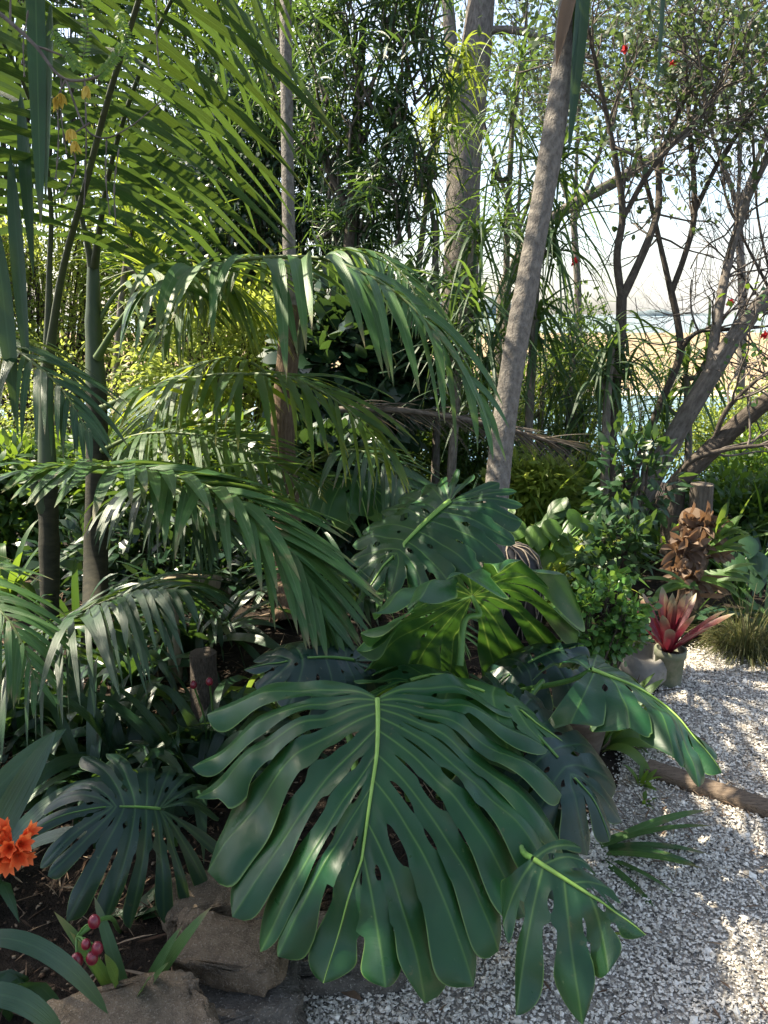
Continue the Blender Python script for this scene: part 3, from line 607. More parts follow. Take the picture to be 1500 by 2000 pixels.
# --- leaning palm in the middle
tb = GR(958, 1262)
p_lean = thing('leaning_palm', 'tall palm with a bare ringed grey-brown trunk leaning right beside the monstera', 'palm', tb)
LT = np.array([tb]+[PX(*p) for p in [(962, 1090, 3.42), (976, 900, 3.45), (1002, 710, 3.48), (1036, 520, 3.5), (1070, 330, 3.53), (1096, 160, 3.56), (1114, 0, 3.6), (1136, -180, 3.7)]]+[[1.05, 3.7, 4.3]])
trunk(p_lean, LT, .058, .056, 'palmtrunk', m=330, wob=.05, ring=.035)
ltop = LT[-1]
trunk(p_lean, [ltop, ltop+np.array([.03, .0, .5])], .062, .045, 'palmgreen', 'crownshaft', m=10)
crown_fronds(p_lean, ltop+np.array([.03, 0, .45]), 8, 1.7, 5, (12, 65))
b = MB(); blades(b, [PX(1150, -160, 3.5)], [PX(1112, 280, 3.5)-PX(1150, -160, 3.5)], [FW*-1+RT*.35], 1.12, .075, 0., 14, 'lance', .35, [.3]); blades(b, [PX(1130, -120, 3.55)], [PX(1124, 60, 3.5)-PX(1130, -120, 3.55)], [FW*-1], .75, .035, 0., 10, 'lance', .3, [.6]); b.build('hanging_leaf', M['palm_dark'], p_lean)
b = MB(); blades(b, [PX(1128, -60, 3.5)], [PX(1083, 110, 3.48)-PX(1128, -60, 3.5)], [FW*-1-RT*.4], .46, .065, .25, 10, 'lance', .5, [.6]); b.build('dead_sheath', M['drybrown'], p_lean)
b = MB(); blades(b, [PX(1300, -120, 3.3)], [PX(1283, 180, 3.3)-PX(1300, -120, 3.3)], [FW*-1+RT*.6], .70, .03, 0., 10, 'leaflet', .3, [.4]); b.build('hanging_leaf', M['palm_dark'], p_lean)

# --- left palm clump
def palm(label, base, trunkpts, r0, r1, mt, name='clump_palm', group='palms clumped on the left'):
    p = thing(name, label, 'palm', base, group); trunk(p, [base]+trunkpts, r0, r1, mt); return p
b2 = GR(185, 1262)
P2 = palm('stouter dark-stemmed palm second from the left edge with drooping middle fronds', b2, [PX(187, 1100, 3.9), PX(190, 900, 3.9), PX(188, 760, 3.9)], .062, .052, 'palmdark')
trunk(P2, [PX(188, 765, 3.9), PX(183, 640, 3.9), PX(182, 500, 3.88)], .052, .028, 'palmgreen', 'crownshaft', m=14)
b1 = GR(97, 1300)
P1 = palm('slim green-stemmed palm nearest the left edge, its long fronds fanning across the top', b1, [PX(97, 1120, 3.45), PX(93, 930, 3.45)], .043, .04, 'palmdark')
trunk(P1, [PX(93, 930, 3.45), PX(90, 800, 3.45), PX(92, 690, 3.43)], .042, .026, 'palmgreen', 'crownshaft', m=14)
trunk(P1, [PX(62, 935, 3.4), PX(90, 1000, 3.44)], .02, .035, 'palmgreen', 'leaf_base', m=8)
frond(P1, PXS([(93, 720, 3.42), (120, 540, 3.2), (165, 370, 2.9), (212, 190, 2.65), (262, 30, 2.45), (310, -120, 2.3), (380, -290, 2.2), (470, -470, 2.1), (580, -640, 2.05)]), 27, 1.3, .040, (94, 70), .22, R(-6), .24, 'palm', 'rachis_dark', .016, 1, .04, 14, jit=.05, lp0=.8, skew=22)
frond(P1, PXS([(90, 730, 3.45), (96, 540, 3.4), (98, 380, 3.25), (60, 200, 3.0), (-10, 60, 2.8), (-120, -60, 2.6)]), 22, .75, .036, (70, 30), .6, 0, .34, 'palm_dark', 'rachis_dark', .015, 2)
frond(P2, PXS([(184, 520, 3.85), (215, 330, 3.5), (270, 150, 3.2), (350, -30, 2.95), (450, -210, 2.8), (560, -380, 2.7)]), 24, 1.2, .04, (94, 70), .3, R(-6), .2, 'palm_dark', 'rachis_dark', .014, 35, .0, 13, jit=.09, lp0=.8, skew=24)
frond(P1, PXS([(64, 935, 3.4), (100, 925, 3.25), (210, 912, 3.0), (350, 932, 2.8), (480, 990, 2.6), (575, 1095, 2.45), (650, 1235, 2.35)]), 54, .54, .060, (60, 10), .34, R(10), .12, 'palm_grey', 'rachis', .011, 3, .14, 10, jit=.09, label='arching grey-green frond lit from above, its tip pointing down at the big monstera leaf')
frond(P2, PXS([(190, 700, 3.85), (225, 640, 3.75), (290, 570, 3.5), (400, 525, 3.3), (520, 503, 3.1), (650, 510, 2.95), (770, 570, 2.85), (870, 675, 2.78), (940, 800, 2.72)]), 27, .66, .058, (68, 22), .80, 0, .24, 'palm_grey', 'rachis', .013, 5, .1, 11, jit=.15)
frond(P2, PXS([(195, 800, 3.85), (260, 770, 3.7), (370, 740, 3.5), (480, 730, 3.3), (580, 742, 3.15), (680, 800, 3.05), (765, 895, 2.98)]), 34, .52, .038, (66, 20), .6, 0, .2, 'palm_back', 'rachis', .012, 6, .1, 10, jit=.12)
frond(P2, PXS([(180, 520, 3.85), (150, 380, 3.7), (110, 200, 3.5), (60, 40, 3.3), (0, -120, 3.1)]), 18, .8, .038, (88, 60), .3, 0, .3, 'palm_dark', 'rachis_dark', .014, 8, skew=18)
frond(P2, PXS([(200, 880, 3.85), (270, 850, 3.7), (390, 850, 3.6), (500, 880, 3.5), (590, 950, 3.4)]), 34, .42, .032, (66, 26), .35, R(-14), .2, 'palm_back', 'rachis', .01, 9)
frond(P2, PXS([(185, 640, 3.9), (240, 560, 3.9), (330, 520, 3.9), (430, 540, 3.9), (510, 620, 3.9)]), 32, .6, .036, (66, 26), .8, 0, .25, 'palm_back', 'rachis', .012, 10)
frond(P2, PXS([(195, 1010, 3.88), (260, 960, 3.7), (350, 960, 3.5), (430, 1040, 3.35)]), 28, .5, .036, (70, 26), .6, 0, .2, 'palm_dark', 'rachis', .011, 34, jit=.12)
b3 = GR(562, 1225)
P3 = palm('fibrous brown-trunked palm behind the middle of the clump', b3, [PX(560, 1000, 4.25), PX(552, 850, 4.25), PX(562, 700, 4.25), PX(570, 600, 4.25)], .085, .058, 'fibre')
trunk(P3, [PX(585, 690, 4.2), PX(592, 620, 4.15), PX(610, 550, 4.1)], .022, .016, 'palmgreen', 'leaf_base', m=8)
trunk(P3, [PX(568, 620, 4.25), PX(564, 450, 4.25), PX(561, 280, 4.28), PX(558, 60, 4.32), PX(556, -250, 4.4), [-.58, 4.3, 4.3]], .036, .034, 'palmtrunk', 'upper_trunk', m=30)
crown_fronds(P3, np.array([-.58, 4.3, 4.35]), 7, 1.7, 15, (15, 65))
frond(P3, PXS([(600, 590, 4.1), (560, 520, 4.0), (470, 500, 3.9), (380, 560, 3.8), (320, 660, 3.7)]), 34, .5, .036, (70, 28), .7, 0, .2, 'palm_back', 'rachis', .01, 11)
frond(P3, PXS([(560, 760, 4.2), (470, 700, 4.1), (380, 720, 4.0), (300, 800, 3.9), (250, 900, 3.8)]), 34, .5, .036, (70, 28), .5, 0, .2, 'palm_back', 'rachis', .01, 12)
frond(P3, PXS([(600, 560, 4.1), (640, 500, 4.1), (720, 490, 4.1), (790, 540, 4.0), (830, 620, 3.9)]), 30, .45, .03, (70, 28), .8, 0, .2, 'palm_grey', 'rachis', .01, 13)
frond(P3, PXS([(560, 1050, 4.1), (600, 1090, 3.6), (660, 1125, 3.2), (740, 1150, 2.95), (830, 1180, 2.8), (900, 1240, 2.7)]), 36, .46, .03, (70, 30), .25, R(20), .3, 'palm_grey', 'rachis', .01, 14, label='blue-green frond behind the monstera leaves')
frond(P3, PXS([(560, 980, 4.1), (620, 900, 3.8), (700, 880, 3.6), (790, 940, 3.4), (850, 1040, 3.3)]), 34, .45, .03, (66, 26), .5, 0, .25, 'palm', 'rachis', .01, 15)
b4 = np.array([-2.95, 2.75, 0])
P4 = palm('palm just outside the left edge whose ragged fronds reach in at left, its unseen crown added for shade', b4, [np.array([-2.93, 2.75, 2.0]), np.array([-2.9, 2.8, 4.2])], .08, .07, 'palmdark')
crown_fronds(P4, np.array([-2.9, 2.8, 4.2]), 12, 1.35, 25, (0, 60))  # unseen crown, set where it shades the front leaf and rocks
frond(P4, PXS([(-330, 700, 3.2), (-180, 630, 2.9), (-60, 640, 2.7), (40, 690, 2.55), (120, 760, 2.45), (170, 840, 2.4)]), 36, .42, .032, (66, 24), .5, 0, .1, 'palm', 'rachis', .01, 16)
frond(P4, PXS([(-330, 1000, 2.9), (-160, 1080, 2.5), (-50, 1150, 2.3), (30, 1230, 2.2), (70, 1330, 2.15)]), 34, .34, .028, (66, 24), .5, 0, .1, 'palm_grey', 'rachis', .009, 17)
frond(P4, PXS([(-260, 1420, 2.9), (-90, 1330, 2.7), (60, 1250, 2.55), (170, 1190, 2.45), (260, 1158, 2.38), (350, 1150, 2.3)]), 56, .54, .036, (70, 26), .7, R(-5), .15, 'palm_dark', 'rachis_dark', .01, 18, jit=.09)
b = MB()
blades(b, [PX(20, 300, 2.6), PX(-10, 430, 2.5), PX(40, 180, 2.7)], [PX(60, 800, 2.6)-PX(20, 300, 2.6), PX(30, 800, 2.5)-PX(-10, 430, 2.5), PX(70, 600, 2.6)-PX(40, 180, 2.7)],
       [-FW, -FW+RT*.4, -FW], [.85, .72, .7], [.05, .055, .045], 0., 14, 'lance', .35, [.1, .3, .2])
b.build('hanging_leaf', M['palm_dark'], P4)

b = MB(); blades(b, [PX(66, -160, 2.1), PX(100, 10, 2.12)], [PX(80, 440, 2.1)-PX(66, -160, 2.1), PX(90, 400, 2.1)-PX(100, 10, 2.12)], [-FW+RT*.3, -FW-RT*.4], [.86, .55], [.050, .034], 0., 14, 'leaflet', .35, [.5, .9]); b.build('hanging_leaf', M['palm'], P1)
# dead brown frond lying across behind the leaning palm
dfp = PXS([(660, 800, 4.3), (760, 800, 4.2), (870, 812, 4.1), (980, 835, 4.05), (1085, 865, 4.0)])
df = thing('dead_frond', 'dry grey-brown dead palm frond slung level behind the leaning trunk', 'dead frond', dfp[0])
b = MB(); b.tube(spl(dfp, 20), np.linspace(.02, .008, 20), 7); b.build('rachis', M['twig'], df)
b = MB(); r_ = np.random.default_rng(4); q = spl(dfp, 130); T = nz(np.gradient(q, axis=0)); n = len(q)
for sg in (-1, 1): blades(b, q, T*.9+np.array([0, 0, 1.])*sg*r_.uniform(.05, .35, n)[:, None]+r_.normal(0, .12, (n, 3)), rdir(n), r_.uniform(.1, .34, n), .008, r_.uniform(.1, .6, n), 5, 'grass', .3)
b.build('leaflets', M['drygrey'], df)

# ================================================================== TREES
def grow(mb, p, d, L, r, lev, rg, tips, seg=5, wig=.25, up=.15, kids=(2, 4), shrink=.68):
    pts = [p]; dd = d.copy()
    for i in range(seg):
        dd = nz(dd+rg.normal(0, wig, 3)*.5+np.array([0, 0, up*.3])); pts.append(pts[-1]+dd*L/seg)
    pts = np.array(pts); mb.tube(pts, np.linspace(r, r*.55, seg+1), 4 if r < .006 else 6)
    if lev == 0: tips.append((pts[-1], dd)); tips.append((pts[-3], dd)); return
    for _ in range(rg.integers(*kids)+0):
        i = rg.integers(2, seg+1); grow(mb, pts[i], nz(dd+rg.normal(0, .55, 3)), L*shrink*rg.uniform(.7, 1.15), r*.55, lev-1, rg, tips, seg, wig, up, kids, shrink)
    tips.append((pts[-1], dd))
def tree(name, label, limbs, bark, leafm, seed, twigs=12, tl=.5, lev=2, nl=8, L=.06, W=.035, spread=.10, up=.1, group=None, flowers=(), start=.35, leafmin=-9, density=1.0, tr=.008, kids=(2, 4), thick=.60):
    """limbs: lists of (u, v, depth, radius)"""
    rg = np.random.default_rng(seed); base = PX(*limbs[0][0][:3]); g = base.copy(); g[2] = float(terr(base[0], base[1]))
    t = thing(name, label, 'tree', g, group); tips = []
    for li, l in enumerate(limbs):
        P = spl(PXS([q[:3] for q in l]), 26); rr = thick*np.interp(np.linspace(0, 1, 26), np.linspace(0, 1, len(l)), [q[3] for q in l])
        if li == 0: P = np.vstack([[g[0], g[1], g[2]-.05], P]); rr = np.concatenate([[rr[0]*1.2], rr])
        b = MB(); rr = rr*(1+rg.normal(0, .03, len(rr))); b.tube(P, rr, 12); b.build('trunk' if li == 0 else 'limb', M[bark], t)
        b = MB(); T = nz(np.gradient(P, axis=0))
        if li > 0 or len(limbs) == 1:
            for _ in range(twigs):
                i = rg.integers(int(len(P)*start), len(P)); grow(b, P[i], nz(T[i]*.6+rg.normal(0, .6, 3)), tl*rg.uniform(.6, 1.3), min(tr, rr[i]*.6), lev, rg, tips, 5, .3, up, kids)
            grow(b, P[-1], T[-1], tl, rr[-1]*.9, lev, rg, tips, 5, .3, up, kids)
            if b.n: b.build('twigs', M['twig'], t)
    tips = [q for q in tips if q[0][2] > leafmin and rg.random() < density]
    if tips and nl:
        tp = np.array([q[0] for q in tips]); td = np.array([q[1] for q in tips]); n = len(tp)*nl
        tp = np.repeat(tp, nl, 0)+rg.normal(0, spread, (n, 3)); D = nz(np.repeat(td, nl, 0)*.5+rg.normal(0, .7, (n, 3))+np.array([0, 0, -.15]))
        b = MB(); leafcloud(b, tp, D, nz(np.array([0, -.2, 1.])+rg.normal(0, .6, (n, 3))), L*rg.uniform(.6, 1.2, n), W*rg.uniform(.7, 1.2, n), rg.random(n)); b.build('crown', M[leafm], t)
    for p in flowers: flower(t, PX(*p), rg)
    return t
def flower(parent, c, rg, s=.040):
    b = MB(); n = 16; D = rdir(n, .4); D[:, 1] -= .4
    blades(b, np.repeat([c], n, 0), D, rdir(n), s*rg.uniform(.6, 1, n), s*.6, .2, 4, 'lance', .3); b.build('flower', M['pinkred'], parent)

tree('forked_tree', 'dark slender tree forking at eye level behind the jade bush, red flowers in its top', [
    [(1200, 1010, 5.0, .075), (1190, 900, 5., .072), (1200, 760, 5., .068), (1212, 650, 5., .062), (1214, 580, 5., .06)],
    [(1214, 585, 5., .045), (1205, 500, 5., .042), (1216, 420, 5., .038), (1200, 300, 4.95, .03), (1175, 180, 4.9, .024), (1150, 60, 4.8, .016)],
    [(1214, 585, 5., .05), (1262, 480, 5., .044), (1285, 410, 5.05, .038), (1290, 310, 5.1, .03), (1340, 190, 5.1, .024), (1395, 100, 5.1, .016), (1430, -20, 5.1, .01)],
    [(1218, 425, 5., .03), (1262, 345, 4.95, .03), (1310, 285, 4.9, .028), (1360, 235, 4.9, .024), (1410, 160, 4.9, .018), (1460, 60, 4.9, .012)]],
    'bark_dark', 'leaf_grey', 11, 18, .46, 2, 2, .065, .036, .09, .1, None, [(1313, 127, 4.9), (1220, 97, 4.8), (1123, 513, 4.9)], .4, 2.5)
tree('wavy_tree', 'dark tree with a sinuous twisting stem splitting into thin upright limbs at right', [
    [(1225, 960, 5.3, .05), (1285, 800, 5.3, .045), (1328, 690, 5.3, .042), (1322, 620, 5.3, .04), (1311, 570, 5.3, .04)],
    [(1311, 572, 5.3, .035), (1290, 480, 5.3, .03), (1270, 390, 5.3, .026), (1250, 300, 5.3, .02), (1228, 150, 5.2, .014)],
    [(1311, 572, 5.3, .036), (1337, 500, 5.3, .034), (1356, 425, 5.3, .032), (1347, 250, 5.3, .026), (1337, 100, 5.3, .02), (1330, -50, 5.3, .012)],
    [(1354, 420, 5.3, .03), (1402, 320, 5.3, .028), (1462, 230, 5.3, .024), (1520, 120, 5.3, .016)],
    [(1325, 690, 5.3, .026), (1360, 650, 5.2, .024), (1440, 640, 5.1, .02), (1510, 605, 5., .014)]],
    'bark_dark', 'leaf_grey', 12, 18, .48, 2, 2, .06, .035, .09, .1, None, [(1493, 655, 4.9), (1425, 592, 5.1)], .3, 2.2)
tree('slanting_tree', 'thick rough-barked tree slanting up to the right over the lagoon', [
    [(1245, 985, 5.0, .10), (1330, 830, 5., .09), (1390, 730, 5., .085), (1440, 650, 5., .08), (1500, 580, 4.95, .07), (1580, 500, 4.9, .06)],
    [(1385, 735, 5., .05), (1405, 600, 5.1, .045), (1430, 480, 5.2, .04), (1460, 390, 5.2, .034), (1510, 290, 5.2, .024)],
    [(1500, 580, 4.95, .05), (1600, 440, 4.7, .04), (1660, 300, 4.5, .03)]],
    'bark_grey', 'leaf_grey', 13, 12, .5, 2, 2, .06, .035, .1, .1, None, [], .4, 2.4, thick=.72)
tree('low_tree', 'dark leaning limb rising right from behind the old post, bare twigs along it', [
    [(1320, 945, 4.6, .075), (1400, 868, 4.6, .07), (1450, 822, 4.55, .066), (1520, 765, 4.5, .06), (1600, 700, 4.4, .05)],
    [(1322, 940, 4.6, .022), (1350, 900, 4.5, .02), (1420, 878, 4.4, .016), (1510, 868, 4.3, .012)],
    [(1390, 872, 4.6, .02), (1420, 800, 4.5, .018), (1480, 740, 4.4, .012)]],
    'bark_dark', 'leaf_mid', 14, 7, .4, 2, 2, .045, .025, .08, .15, None, [], .3, thick=.8)
tree('pine_tree', 'tall pale-barked pine with a double trunk standing behind the leaning palm', [
    [(880, 800, 8.0, .20), (893, 640, 8., .20), (902, 480, 8., .195), (905, 350, 8., .19), (915, 220, 8., .18), (932, 80, 8., .165), (945, -60, 8., .15), (955, -250, 8., .12)],
    [(900, 330, 7.95, .085), (889, 230, 7.9, .08), (884, 130, 7.9, .075), (874, 0, 7.9, .065), (860, -150, 7.9, .05)],
    [(940, 60, 8., .05), (1010, 60, 7.9, .04), (1090, 85, 7.8, .03)]],
    'bark_grey', 'leaf_grey', 15, 12, .7, 2, 14, .11, .006, .12, .1, None, [], .5, 3.2, thick=.95)
tree('bough_tree', 'bare grey tree leaning far right across the sky behind the palm trunk', [
    [(985, 560, 7.2, .11), (1050, 450, 7.2, .10), (1120, 400, 7.2, .09), (1210, 350, 7.2, .085), (1310, 280, 7.2, .075), (1400, 190, 7.2, .06), (1500, 90, 7.2, .05)],
    [(1300, 290, 7.2, .04), (1330, 200, 7.2, .03), (1340, 80, 7.2, .02)]],
    'bark_grey', 'leaf_grey', 16, 14, .7, 2, 2, .07, .04, .14, .1, None, [], .3, 2.8)
tree('twiggy_tree', 'spray of fine bare arching twigs filling the right edge above the sand', [
    [(1590, 900, 5.6, .04), (1570, 760, 5.6, .036), (1540, 650, 5.6, .03), (1500, 560, 5.6, .024)],
    [(1540, 660, 5.6, .018), (1450, 540, 5.6, .014), (1380, 470, 5.6, .008)], [(1560, 760, 5.6, .018), (1470, 720, 5.6, .012), (1400, 700, 5.6, .007)],
    [(1500, 560, 5.6, .02), (1440, 440, 5.6, .014), (1400, 330, 5.6, .008)], [(1520, 600, 5.6, .018), (1480, 420, 5.6, .014), (1470, 250, 5.6, .01)]],
    'bark_dark', 'leaf_grey', 17, 13, .55, 3, 0, .05, .03, .1, .35, None, [], .2, tr=.005)
# canopy trees filling the top right, farther back
for i, (u, v, d, lab, sd) in enumerate([(1120, 620, 9.5, 'broad-leaved tree whose small leaves mottle the sky right of the palm trunk', 31), (1440, 600, 9., 'broad-leaved tree with a leafy crown in the top right corner', 32), (1010, 640, 10.5, 'thin leafy tree showing between the pine trunk and the palm trunk', 33)]):
    tree('canopy_tree', lab, [[(u, v+300, d, .09), (u+10, v, d, .08), (u, v-200, d, .07)], [(u, v-200, d, .05), (u-60, v-380, d, .04), (u-90, v-560, d, .025)], [(u, v-180, d, .05), (u+70, v-380, d, .04), (u+120, v-560, d, .025)], [(u, v-160, d, .04), (u+10, v-400, d-.4, .03), (u+20, v-640, d-.6, .02)]],
         'bark_grey', 'leaf_grey', sd, 13, .75, 2, 4, .085, .05, .16, .1, 'canopy trees against the sky', [(1085, 490, 8.9)] if i == 0 else [], .35, 3.0)

# narrow-leaved evergreen at top centre
def narrow_tree(name, label, limbs, bark, leafm, seed, heads, hl=.24, hw=.018, nb=34, hr=.5, group=None):
    rg = np.random.default_rng(seed); base = PX(*limbs[0][0][:3]); g = base.copy(); g[2] = float(terr(base[0], base[1]))
    t = thing(name, label, 'tree', g, group)
    for li, l in enumerate(limbs):
        P = spl(PXS([q[:3] for q in l]), 20); rr = np.interp(np.linspace(0, 1, 20), np.linspace(0, 1, len(l)), [q[3] for q in l])
        if li == 0: P = np.vstack([[g[0], g[1], g[2]-.05], P]); rr = np.concatenate([[rr[0]*1.1], rr])
        b = MB(); b.tube(P, rr, 9); b.build('trunk' if li == 0 else 'limb', M[bark], t)
        if li == 0: root = P
        for _ in range(1): pass
    b = MB(); bl = MB()
    for (u, v, d, R_) in heads:
        c = PX(u, v, d); nsub = int(6+rg.integers(0, 4))
        for _ in range(nsub):
            c2 = c+rg.normal(0, R_*.45, 3); q = spl([c+rg.normal(0, .05, 3)-np.array([0, 0, R_*.7]), (c+c2)/2+rg.normal(0, .05, 3), c2], 6); b.tube(q, np.linspace(.012, .005, 6), 5)
            D = rdir(nb, .1); PP = c2-D*.01+rg.normal(0, .05, (nb, 3))
            blades(bl, PP, D, rdir(nb, 1.5), hl*rg.uniform(.6, 1.2, nb), hw*rg.uniform(.7, 1.2, nb), rg.uniform(.1, .5, nb), 5, 'lance', .2)
    b.build('twigs', M['twig'], t); bl.build('crown', M[leafm], t)
    return t
hd = [(rgu, rgv, rgd, .30) for (rgu, rgv, rgd) in [(620, 40, 5.6), (690, 60, 5.4), (760, 30, 5.3), (720, 140, 5.3), (800, 120, 5.3), (640, 150, 5.6), (780, 210, 5.3), (700, 230, 5.5), (820, 290, 5.4), (740, 320, 5.5), (650, 320, 5.7), (600, 240, 5.8), (790, 390, 5.5), (720, 420, 5.7), (660, -60, 5.4), (760, -60, 5.3), (830, 30, 5.4), (640, 420, 5.9), (690, 500, 5.8), (560, 60, 5.9), (540, 180, 6.0)]]
narrow_tree('oleander_tree', 'dense dark evergreen with narrow lance leaves against the sky at top centre', [[(690, 800, 5.8, .07), (680, 600, 5.8, .065), (690, 400, 5.7, .055), (700, 200, 5.6, .04), (710, 40, 5.5, .025)], [(690, 420, 5.7, .03), (750, 300, 5.5, .025), (780, 180, 5.4, .018)], [(685, 420, 5.7, .03), (630, 300, 5.7, .025), (600, 180, 5.8, .018)]],
            'bark_dark', 'leaf_mid2', 41, hd, .23, .018, 24)
def cordyline(label, stem, heads, seed, leafm='cordyline', L=.75, W=.03, nb=42, up=.3, dr=(.5, 1.3), r0=.035, group='plants with drooping strap leaves'):
    rg = np.random.default_rng(seed); P = PXS([q[:3] for q in stem]); g = P[0].copy(); g[2] = float(terr(g[0], g[1]))
    t = thing('strap_leaf_tree', label, 'tree', g, group)
    q = spl(np.vstack([g, P]), 24); b = MB(); b.tube(q, np.linspace(r0, r0*.6, 24), 9); b.build('trunk', M['bark_grey'], t)
    for (u, v, d, s) in heads:
        c = PX(u, v, d); j = np.argmin(np.linalg.norm(q-c, axis=1))
        if np.linalg.norm(q[j]-c) > .06: b = MB(); b.tube(spl([q[j], (q[j]+c)/2+np.array([0, 0, -.06]), c], 8), np.linspace(r0*.6, r0*.4, 8), 7); b.build('branch', M['bark_grey'], t)
        D = rdir(nb, up); b = MB()
        blades(b, c+D*.02+np.array([0, 0, 1.])*rg.uniform(-.15, .1, nb)[:, None], D, nz(np.array([0, 0, 1.])+rg.normal(0, .25, (nb, 3))), L*s*rg.uniform(.55, 1.15, nb), W*rg.uniform(.7, 1.1, nb), rg.uniform(dr[0], dr[1], nb), 9, 'grass', .2)
        b.build('leaf_head', M[leafm], t)
    return t
cordyline('strap-leaved tree with yellow-green heads high against the pine trunk', [(800, 900, 6.6), (820, 500, 6.6), (850, 300, 6.5), (875, 190, 6.4)], [(875, 180, 6.4, 1.), (845, 250, 6.4, .9), (820, 330, 6.5, .9), (900, 110, 6.4, .8)], 51, 'cordyline_yel', .62, .028, 52, .2)
cordyline('strap-leaved tree with long leaves trailing behind the leaning palm trunk', [(1030, 900, 5.2), (1045, 600, 5.2), (1060, 400, 5.2)], [(1062, 360, 5.2, 1.), (1030, 500, 5.2, 1.), (1085, 470, 5.1, .9), (1050, 620, 5.2, .9), (1095, 300, 5.2, .7)], 52, 'cordyline', .95, .026, 46, .25)
cordyline('strap-leaved tree with long drooping green leaves left of the leaning palm trunk', [(880, 960, 5.0), (890, 800, 5.0), (905, 600, 5.0), (930, 470, 5.0)], [(930, 460, 5.0, 1.), (890, 560, 5.0, 1.), (935, 600, 4.9, .9), (860, 690, 5.0, .8), (950, 720, 4.9, .8)], 53, 'cordyline', .9, .024, 44, .35)
cordyline('strap-leaved plant hanging round the dark forked trunk', [(1180, 980, 4.8), (1185, 800, 4.8), (1195, 680, 4.8)], [(1195, 660, 4.8, .8), (1170, 740, 4.8, .8), (1225, 720, 4.9, .7)], 54, 'cordyline', .75, .026, 36, .4)
cordyline('strap-leaved plant between the slanting trunks before the sand', [(1340, 950, 5.6), (1345, 860, 5.6), (1340, 740, 5.6)], [(1340, 720, 5.6, .8), (1300, 790, 5.5, .7), (1380, 700, 5.6, .7)], 55, 'cordyline', .7, .03, 34, .4)
cordyline('strap-leaved plant in the scrub between the palm trunk and the forked tree', [(1110, 980, 5.6), (1110, 840, 5.6), (1120, 700, 5.6)], [(1120, 680, 5.6, .8), (1090, 760, 5.5, .9), (1140, 800, 5.5, .8), (1080, 860, 5.5, .7)], 56, 'cordyline', .75, .022, 40, .4)
cordyline('strap-leaved plant with upright pale leaves behind the left palm stems', [(225, 800, 6.2), (235, 600, 6.2), (250, 480, 6.2)], [(255, 450, 6.2, 1.1), (290, 520, 6.1, 1.)], 57, 'cordyline_yel', .8, .03, 44, .9, (.1, .5))

cordyline('strap-leaved tree whose long thin leaves hang between the pine and the leaning palm', [(985, 900, 6.0), (990, 500, 6.0), (1000, 250, 6.0)], [(1000, 220, 6., 1.), (960, 330, 6., .9), (985, 420, 6., 1.), (1015, 130, 6., .8)], 58, 'cordyline', .85, .02, 34, .3)
cordyline('strap-leaved tree with thin grey-green leaves in front of the pine trunk', [(850, 940, 5.6), (855, 700, 5.6), (850, 450, 5.6)], [(850, 430, 5.6, .9), (820, 540, 5.6, .9), (880, 640, 5.6, .8), (835, 330, 5.6, .8)], 59, 'cordyline', .75, .018, 36, .3)
cordyline('wispy strap-leaved plant low before the lagoon, right of the leaning palm', [(1050, 1000, 6.0), (1055, 850, 6.0), (1060, 760, 6.0)], [(1060, 750, 6., .7), (1030, 800, 6., .7), (1150, 850, 6., .7), (1090, 690, 6., .6)], 60, 'cordyline_yel', .7, .016, 40, .5)
# ================================================================== SHRUBS
def shrub(label, c, rad, nl, L, W, leafm, seed, name='shrub', clumps=16, stems=7, stemm='bark_dark', group=None, flat=.6, cs=.34, cat='shrub', upn=.8, hollow=.55, bend=.15):
    """c: centre of the crown, rad: its three radii"""
    rg = np.random.default_rng(seed); c = np.asarray(c, float); rad = np.asarray(rad, float)
    g = np.array([c[0], c[1], float(terr(c[0], c[1]))]); t = thing(name, label, cat, g, group)
    d = nz(rg.normal(size=(clumps, 3))); d[:, 1] = -np.abs(d[:, 1])*.8+d[:, 1]*.2; cc = c+d*rad*rg.uniform(hollow, 1.0, (clumps, 1))
    b = MB()
    for i in range(min(stems+clumps//2, clumps)):
        st = g+np.array([rg.normal(0, rad[0]*.15), rg.normal(0, rad[1]*.15), -.03]); b.tube(spl([st, (st+cc[i])/2+rg.normal(0, .1, 3)*rad.min(), cc[i]], 8), np.linspace(.022, .006, 8)*min(1.5, max(.35, rad[2])), 6)
        for _ in range(5): e = cc[i]+rg.normal(0, 1, 3)*rad*cs*.7; b.tube(spl([cc[i]*.6+st*.4, cc[i], e], 5), np.linspace(.006, .002, 5)*min(1.5, max(.4, rad[2])), 4)
    b.build('stems', M[stemm], t)
    k = rg.integers(0, clumps, nl); off = rg.normal(0, 1, (nl, 3)); off = off/np.maximum(1, np.linalg.norm(off, axis=1, keepdims=True)/1.8)
    P = cc[k]+off*rad*cs*rg.uniform(.6, 1.1, (clumps, 1))[k]
    P[:, 2] = np.maximum(P[:, 2], terr(P[:, 0], P[:, 1])+.02)
    D = nz(nz(P-c)*.7+nz(off)*.5+rg.normal(0, .5, (nl, 3))); N = nz(np.array([0, -.15, upn])+rg.normal(0, .45, (nl, 3)))
    b = MB(); cl = rg.random(clumps)
    leafcloud(b, P, D, N, L*rg.uniform(.6, 1.2, nl), W*rg.uniform(.7, 1.2, nl), np.clip(cl[k]*.6+rg.random(nl)*.5, 0, 1), bend); b.build('foliage', M[leafm], t)
    return t
def SH(label, u, v, d, ru, rv, nl, L, W, leafm, seed, dy=None, **kw):
    s = d/F; shrub(label, PX(u, v, d), (ru*s, (dy or ru*s*.8), rv*s), nl, L, W, leafm, seed, **kw)
SH('sunlit yellow-green shrub glowing behind the palm at the left edge', 70, 600, 8.0, 210, 200, 13000, .06, .026, 'leaf_yellow', 61, clumps=60, cs=.2, dy=.5)
